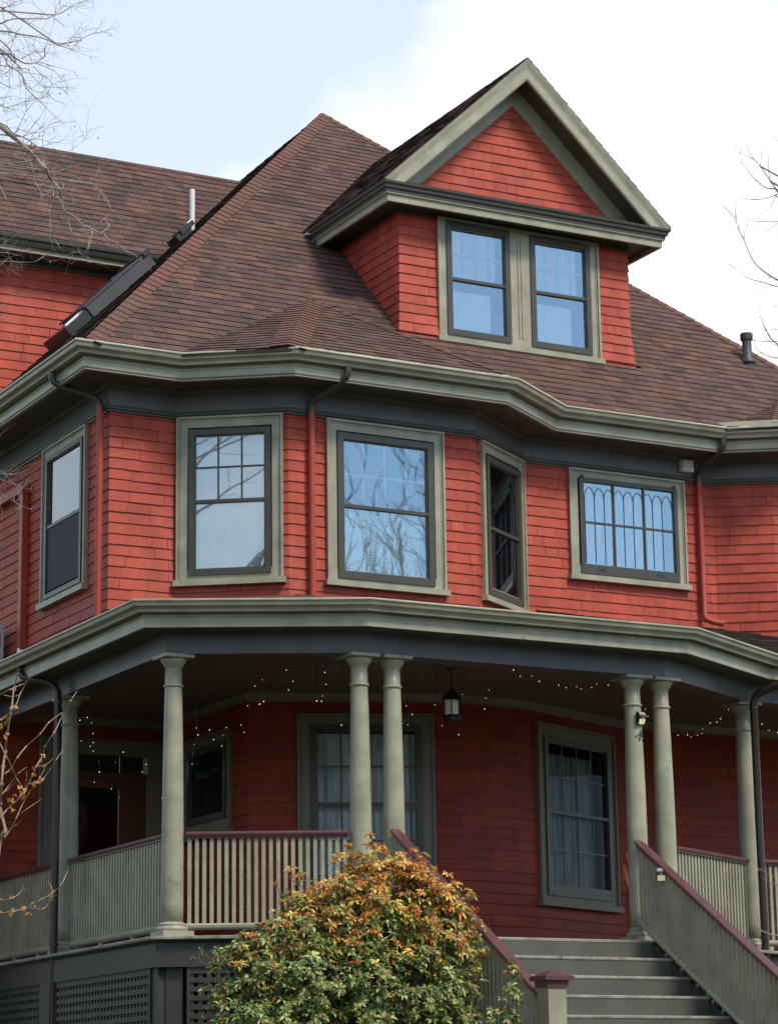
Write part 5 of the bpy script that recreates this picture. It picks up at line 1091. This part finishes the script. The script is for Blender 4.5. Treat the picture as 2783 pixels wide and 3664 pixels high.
def pieris(t,blobs,n,seed,scale=.062):
    rg=random.Random(seed); V_,F_,C_l=[],[],[]; V2_,F2,C2=[],[],[]; stems=MB()
    base=t.location
    tot=sum(b_[3]*b_[4] for b_ in blobs)
    for (x,y,z,rx,rz,cream) in blobs:
        k=int(n*rx*rz/tot)
        for _ in range(k):
            # on and just under an uneven shell
            u=Vector((rg.gauss(0,1),rg.gauss(0,1),rg.gauss(0,1))).normalized()
            if u.z<-.55: u.z=-u.z
            if u.y>.5 and rg.random()<.7: u.y=-u.y
            lump=1+.10*math.sin(u.x*7+x*3)+.10*math.sin(u.z*8+y*5+u.x*4)
            rad=lump*(1-abs(rg.gauss(0,.13)))
            c=Vector((x+u.x*rx*rad,y+u.y*rx*.85*rad,z+u.z*rz*rad))
            upv=(u*.8+Vector((0,0,.7))+Vector((rg.gauss(0,.3),rg.gauss(0,.3),rg.gauss(0,.3)))).normalized()
            if mnoise.noise(c*4.2)<-.33 and rg.random()<.85: continue
            hgt=(c.z-1.25)/.9
            if rg.random()<.10:
                q=c+u*rg.uniform(.05,.17)+Vector((0,0,rg.uniform(0,.07))); stems.tube([c-u*.1,c,q],[.004,.003,.002],4,cap=False); c=q
            pc=min(1,max(0,cream*(.2+.9*hgt)))
            pal=pal_cream if rg.random()<pc else pal_green
            rosette(V_,F_,C_l,c,upv,scale*rg.uniform(.7,1.25),pal,rg,nleaf=rg.randint(8,12))
            if rg.random()<(.85*pc+.05)*(1.0 if c.x>x-.1 else .6):
                # drooping reddish flower sprays on the top
                for q in range(rg.randint(5,10)):
                    d=Vector((rg.gauss(0,1),rg.gauss(0,1),rg.uniform(.2,1.1))).normalized(); p=c.copy(); L=rg.uniform(.03,.075)
                    i0=len(V2_); s=d.orthogonal().normalized()*.004
                    pts=[p,p+d*L*.5,p+d*L*.8+Vector((0,0,-L*.15)),p+d*L*.95+Vector((0,0,-L*.45))]
                    for w_ in pts: V2_.extend([tuple(w_-s),tuple(w_+s)])
                    cc=pal_red(rg.random(),rg)
                    for w_ in range(3): F2.append((i0+2*w_,i0+2*w_+1,i0+2*w_+3,i0+2*w_+2)); C2.append(cc)
            if rg.random()<.22:
                cen=Vector((x,y,z-.15)); m_=(c+cen)/2+Vector((rg.gauss(0,.05),rg.gauss(0,.05),-.06)); stems.tube([cen.lerp(base,.3),cen,m_,c],[.010,.007,.004,.0025],4,cap=False)
    leaf_object('foliage',V_,F_,C_l,t); leaf_object('flower_sprays',V2_,F2,C2,t)
    stems.build('branches','bark',t)['kind']='stuff'
t=empty('pieris_shrub',(10.0,19.35,.05),'rounded broadleaf shrub with cream and orange tipped leaves left of the porch stairs','shrub')
BL=[(10.40,19.30,1.76,.50,.48,1.0),(9.66,19.35,1.60,.30,.30,.85),(9.98,19.35,1.62,.40,.40,.9),(10.78,19.30,1.62,.40,.42,1.0),(10.96,19.32,1.42,.30,.38,.95),(9.18,19.35,1.20,.34,.34,.42),(9.40,19.35,1.40,.28,.24,.5),(9.62,19.25,1.15,.55,.40,.25),(10.25,19.15,1.05,.60,.45,.22),(10.72,19.20,.95,.42,.42,.3),(9.18,19.3,.85,.38,.35,.5),(9.60,19.2,.65,.6,.4,.2),(10.3,19.15,.6,.6,.4,.2)]
pieris(t,BL,5200,5)
b=MB()
for k in range(9): a=k*.7; b.tube([(10.0+.06*math.cos(a),19.35+.06*math.sin(a),-.1),(10.0+.25*math.cos(a),19.35+.2*math.sin(a),.6),(10.0+.55*math.cos(a),19.35+.3*math.sin(a),1.3)],[.025,.018,.010],7)
b.build('trunk','bark',t)
t=empty('young_pieris',(11.02,18.35,.05),'small upright red tipped shrub beside the newel post','shrub')
pieris(t,[(11.03,18.36,1.15,.055,.17,1.0),(11.0,18.36,.95,.09,.16,.7),(10.93,18.36,.80,.17,.16,.3),(10.97,18.36,.55,.2,.25,.2)],95,9,.055)
# ---- street side: trees that the windows mirror
def gen_tree(name,x,y,h,label,seed,gz=-1.6,rad=.22,lean=0):
    rg=random.Random(seed); t=empty(name,(x,y,gz),label,'tree','bare street trees across the road'); b=MB(); tr=[(x,y,gz-.2),(x+.1,y,gz+h*.25),(x-.1,y+.1,gz+h*.5),(x+.1,y,gz+h*.75),(x,y,gz+h)]
    stroke(b,tr,rad,9,taper=.2); b.build('trunk','bark',t); b=MB()
    for k in range(46):
        z=gz+h*rg.uniform(.25,.97); a=rg.uniform(0,6.28); L=h*.30*(1.15-(z-gz)/h)+.8; el=rg.uniform(.4,1.0)
        d=Vector((math.cos(a)*math.cos(el),math.sin(a)*math.cos(el),math.sin(el))); p=Vector((x,y,z)); pts=[p]
        for s in range(5): d=(d+Vector((rg.gauss(0,.12),rg.gauss(0,.12),.10))).normalized(); pts.append(pts[-1]+d*L/5)
        Q=stroke(b,pts,.05*(1.2-(z-gz)/h),5,taper=.2); side_twigs(b,Q[::2],.014,1,1.7,1.2,rg,.6,.08)
    o=b.build('crown','twig_grey',t); o['kind']='stuff'
gen_tree('street_tree',23.5,1.5,14.5,'bare tree across the street, nearest the stairs side',3)
gen_tree('street_tree',30.5,-6,17,'taller bare tree further along the street',4)
gen_tree('street_tree',20.0,-9,15,'bare tree farther back across the street',6)
gen_tree('street_tree',-3.0,40,14,'bare tree beside the left side yard',8)
gen_tree('street_tree',25.6,0.2,14,'slender bare tree across the street beside the nearest one',12,rad=.11)
gen_tree('street_tree',28.4,-2.4,15,'slender bare tree across the street behind the kerb trees',13,rad=.12)
def conifer(x,y,h,seed,label='tall dark evergreen across the street to the left'):
    rg=random.Random(seed); t=empty('conifer',(x,y,-1.6),label,'tree'); b=MB(); b.tube([(x,y,-1.8),(x,y,h)],[.3,.03],9); b.build('trunk','bark',t)
    b=MB(); z=0.
    while z<h-.3:
        for k in range(7):
            L=((h-z)*.30+.3)*rg.uniform(.35,1.15); a=rg.uniform(0,6.28); d=Vector((math.cos(a),math.sin(a),-.15)); p=Vector((x,y,z+rg.uniform(-.3,.3))); s=Vector((-d.y,d.x,0))
            for q in range(7):
                f=(q+1)/8; c=p+d*L*f+Vector((0,0,-.35*f*f*L*.4)); w_=.16+.25*L*f*(1-f)
                for side in (-1,1):
                    e=c+s*side*w_*rg.uniform(.7,1.3)+d*.15+Vector((0,0,-.22*rg.uniform(.5,1.6))); b.face([c-d*.08,c+d*.10,e])
        z+=.16
    b.build('crown','needle',t)['kind']='stuff'
conifer(-8.6,2.6,17,2)
conifer(0.5,49,9.5,3,'dark evergreen added in the back garden to block sky, nearer the left neighbour')  # unseen evergreens added to block sky mirrored in the porch recess
conifer(5.0,46,9,4,'dark evergreen added in the back garden to block sky, nearer this house')
# ---- ground
def gz(x,y):
    t=min(1,max(0,(y-9)/7)); return -1.6+1.65*(t*t*(3-2*t))
b=MB(); xs=[-600,-200,-80,-30]+[ -20+2*i for i in range(36)]+[60,100,250,600]; ys=[-600,-200,-60,-20,-12]+[ -8+1.0*i for i in range(40)]+[40,60,120,300,900]
idx={}
for i,x in enumerate(xs):
    for j,y in enumerate(ys): idx[i,j]=len(b.v); b.v.append((x,y,gz(x,y)))
for i in range(len(xs)-1):
    for j in range(len(ys)-1): b.f.append((idx[i,j],idx[i+1,j],idx[i+1,j+1],idx[i,j+1])); b.m.append(0); b.c.append((1,1,1))
tag(b.build('ground','grass',smooth=True),kind='structure')
b=MB(); b.face([(-300,-7,-1.595),(300,-7,-1.595),(300,3,-1.595),(-300,3,-1.595)]); tag(b.build('road','asphalt'),kind='structure')
b=MB(); b.ab(-300,300,3.0,3.15,-1.7,-1.48); tag(b.build('kerb','concrete'),kind='structure')
b=MB(); b.ab(-300,300,4.8,6.6,-1.7,-1.57); tag(b.build('pavement','concrete'),kind='structure')
b=MB()
for k in range(24):
    y0=6.6+k*.5; y1=y0+.49; z0=gz(12.7,y0)+.03; z1=gz(12.7,y1)+.03; b.box((11.6,y0,z0-.1),(2.2,0,0),(0,y1-y0,z1-z0),(0,0,.1))
tag(b.build('path','deck'),kind='structure')

# unseen houses added across the street to block low sky light into the porch
def blocker_house(x,y,w_,d_,h,roofh,wallm,label):
    t=empty('blocker_house',(x,y,-1.6),label,'house','added sky blocker houses')
    b=MB(); b.ab(x-w_/2,x+w_/2,y-d_/2,y+d_/2,-1.7,h); b.build('wall',wallm,t)
    A=[(x-w_/2-.5,y-d_/2-.5,h-.2),(x-w_/2-.5,y+d_/2+.5,h-.2),(x+w_/2+.5,y+d_/2+.5,h-.2),(x+w_/2+.5,y-d_/2-.5,h-.2)]
    r0_=(x,y-d_/2-.5,h+roofh); r1=(x,y+d_/2+.5,h+roofh)
    b=MB(); b.face([A[0],r0_,r1,A[1]]); b.face([A[3],A[2],r1,r0_]); b.face([A[1],r1,A[2]]); b.face([A[0],A[3],r0_]); b.build('roof','roof_base',t)
    for zz in (0.2,3.2):
        for k in range(3):
            xx=x-w_/2+w_*(k+.5)/3; yy=y+d_/2
            b=MB(); b.ab(xx-.6,xx+.6,yy-.02,yy+.06,zz,zz+1.6); f=b.build('window','white_box',t); b=MB(); b.ab(xx-.5,xx+.5,yy+.06,yy+.07,zz+.1,zz+1.5); b.build('pane','black_metal',f)
blocker_house(2,-18,11,9,6.0,3.2,'slate_trim','grey gabled house added across the street behind the photographer to block sky')
blocker_house(17,-19,10,9,5.6,3.4,'dark_olive','dark olive gabled house added across the street to block sky')
blocker_house(31,-17,11,9,6.2,3.2,'soffit','brown gabled house added across the street to block sky')
blocker_house(46,-14,11,9,5.8,3.2,'slate_trim','grey gabled house added far along the street to block sky')
blocker_house(-14,-17,11,9,5.8,3.2,'soffit','brown gabled house added at the far left across the street to block sky')

blocker_house(-6.5,31,9,12,4.8,2.6,'slate_trim','grey neighbouring house added beyond the left side yard to block sky')  # unseen house added to cut sky light on the left wall and porch
